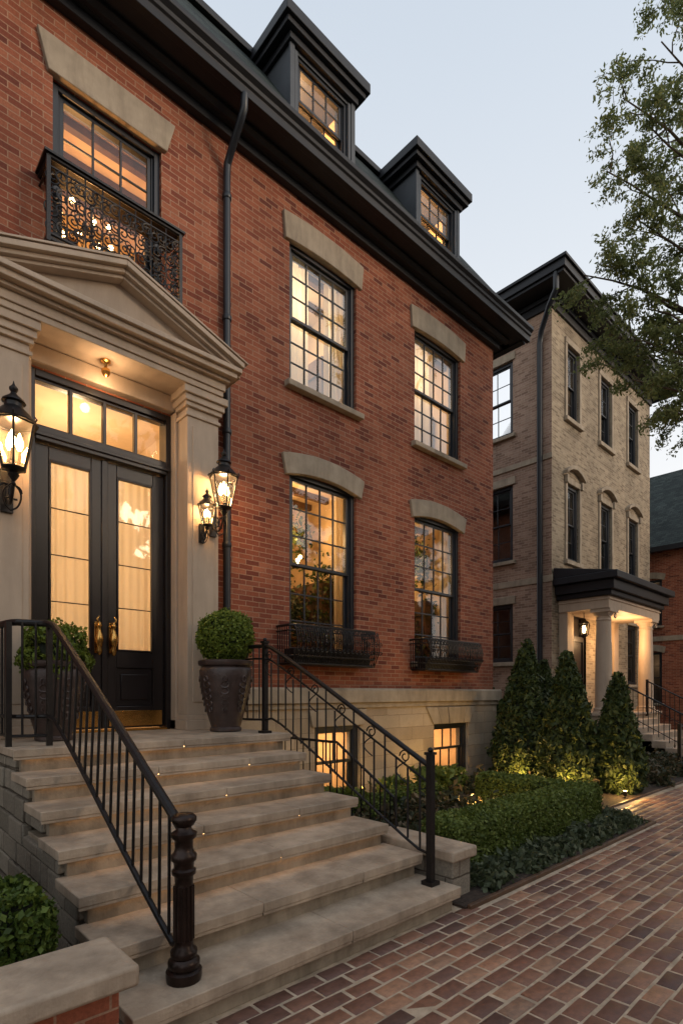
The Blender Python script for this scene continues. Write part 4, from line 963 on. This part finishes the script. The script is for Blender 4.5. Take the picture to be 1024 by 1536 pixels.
for (x0,x1,hh) in ((-14,-2,9),(0,11,10.5),(13,24,9.5),(26,40,11)):
    A=empty('street_house'); fa=lambda a,b,z:(a,-19-b,z)
    hs=[]; x=x0+1
    while x+1.2<x1: hs+= [(x,x+1.1,1.2,3.2),(x,x+1.1,4.6,6.6)]; x+=2.4
    mb=MB(fa); wall(mb,x0,x1,-.06,hh-1.5,hs); mb.quad([(x0,0,-.06),(x0,9,-.06),(x0,9,hh-1.5),(x0,0,hh-1.5)]); mb.quad([(x1,0,-.06),(x1,9,-.06),(x1,9,hh-1.5),(x1,0,hh-1.5)])
    mb.finish('walls',A,('brick',),recalc=False)
    mb=MB(fa)
    for h_ in hs: mb.box(h_[0],h_[1],.1,.15,h_[2],h_[3])
    mb.finish('window_panes',A,('frame',))
    mb=MB(fa); mb.prismX([(-.4,hh-1.5),(9.4,hh-1.5),(4.5,hh+1)],x0-.2,x1+.2); mb.finish('roof',A,('shingle',))

# ============================================================ TREES
limbs=[(9.2,(9.45,2.85,12.7)),(8.6,(9.5,2.9,11.8)),(8.2,(9.05,3.3,10.9)),(7.9,(9.3,3.0,10.4)),(7.3,(8.80,3.45,9.7)),(6.9,(9.2,3.15,9.0)),(6.3,(8.55,3.7,8.1)),(6.1,(8.95,3.35,8.0)),(6.0,(9.3,3.05,7.6)),(5.8,(8.95,3.35,7.15)),(5.5,(9.4,3.0,6.9)),(5.2,(9.15,3.2,6.5)),(4.8,(9.6,2.8,6.0)),
       (7.5,(13.5,-.8,11)),(8.4,(12.8,3.4,12.5)),(6.8,(10.6,-.8,9.5)),(9.5,(11.8,1.0,14)),(6.5,(14.2,2.5,8.6))]
tree('street_tree',(11.6,1.45,-.02),10,limbs,.2,.028,62,8,6,.92,spread=.09)
def rtree(x,y,h,sc):
    L=[]
    for i in range(14):
        a=i*2.4; t=.45+.55*i/14; rr=sc*(1.1-.6*abs(t-.6)); L.append((h*.8*t,(x+rr*math.cos(a),y+rr*math.sin(a),h*(.42+.55*i/14)+.3)))
    tree('street_tree',(x,y,-.06),h*.85,L,.24,.20,12,6,4,1.7,spread=.3)
rtree(9,-5.5,10.5,2.8); rtree(18,-6,11.5,3.0); rtree(2,-8,10,2.8)

# ============================================================ LIGHT / SKY
w=bpy.data.worlds.new('World'); scene.world=w; w.use_nodes=True; nt=w.node_tree
bg=nt.nodes['Background']; sky=nt.nodes.new('ShaderNodeTexSky'); sky.sky_type='NISHITA'; sky.sun_disc=False
sd=Vector((.42,-.82,.0)).normalized(); el=R(17)
sky.sun_elevation=el; sky.sun_rotation=math.atan2(sd.x,sd.y); sky.air_density=1.0; sky.dust_density=2.0; sky.ozone_density=1.0
hs=nt.nodes.new('ShaderNodeHueSaturation'); hs.inputs['Saturation'].default_value=.45; hs.inputs['Value'].default_value=2.6
nt.links.new(sky.outputs[0],hs.inputs['Color'])
tc=nt.nodes.new('ShaderNodeTexCoord'); sp=nt.nodes.new('ShaderNodeSeparateXYZ'); nt.links.new(tc.outputs['Generated'],sp.inputs[0])
rz=ramp(nt,[(0,(1.0,.93,.85)),(.25,(.97,.95,.93)),(.5,(.87,.905,.94)),(.75,(.69,.765,.855)),(1,(.52,.62,.75))]); nt.links.new(sp.outputs[2],rz.inputs['Fac'])
vs=nt.nodes.new('ShaderNodeVectorMath'); vs.operation='SCALE'; vs.inputs['Scale'].default_value=1/.15; nt.links.new(rz.outputs['Color'],vs.inputs[0])
mx=mixc(nt,.84,hs.outputs[0],vs.outputs[0])
nt.links.new(mx,bg.inputs['Color']); bg.inputs['Strength'].default_value=.15
sl=bpy.data.lights.new('sun','SUN'); sl.energy=1.15; sl.angle=R(12); sl.color=(1,.74,.50)
so=bpy.data.objects.new('sun',sl); scene.collection.objects.link(so)
dv=Vector((sd.x*math.cos(el),sd.y*math.cos(el),math.sin(el))); so.rotation_euler=dv.to_track_quat('Z','Y').to_euler(); so.location=(0,0,20)

cam=bpy.data.cameras.new('camera'); co=bpy.data.objects.new('camera',cam); scene.collection.objects.link(co)
co.location=(0,0,1.6); co.rotation_euler=(R(90),0,-R(42.83)); cam.lens=823/1536*36; cam.sensor_width=36; cam.sensor_fit='AUTO'; cam.shift_y=272/1536; cam.clip_end=2000; cam.clip_start=.05
scene.camera=co
scene.view_settings.view_transform='Standard'; scene.view_settings.look='None'; scene.view_settings.exposure=0; scene.view_settings.gamma=1
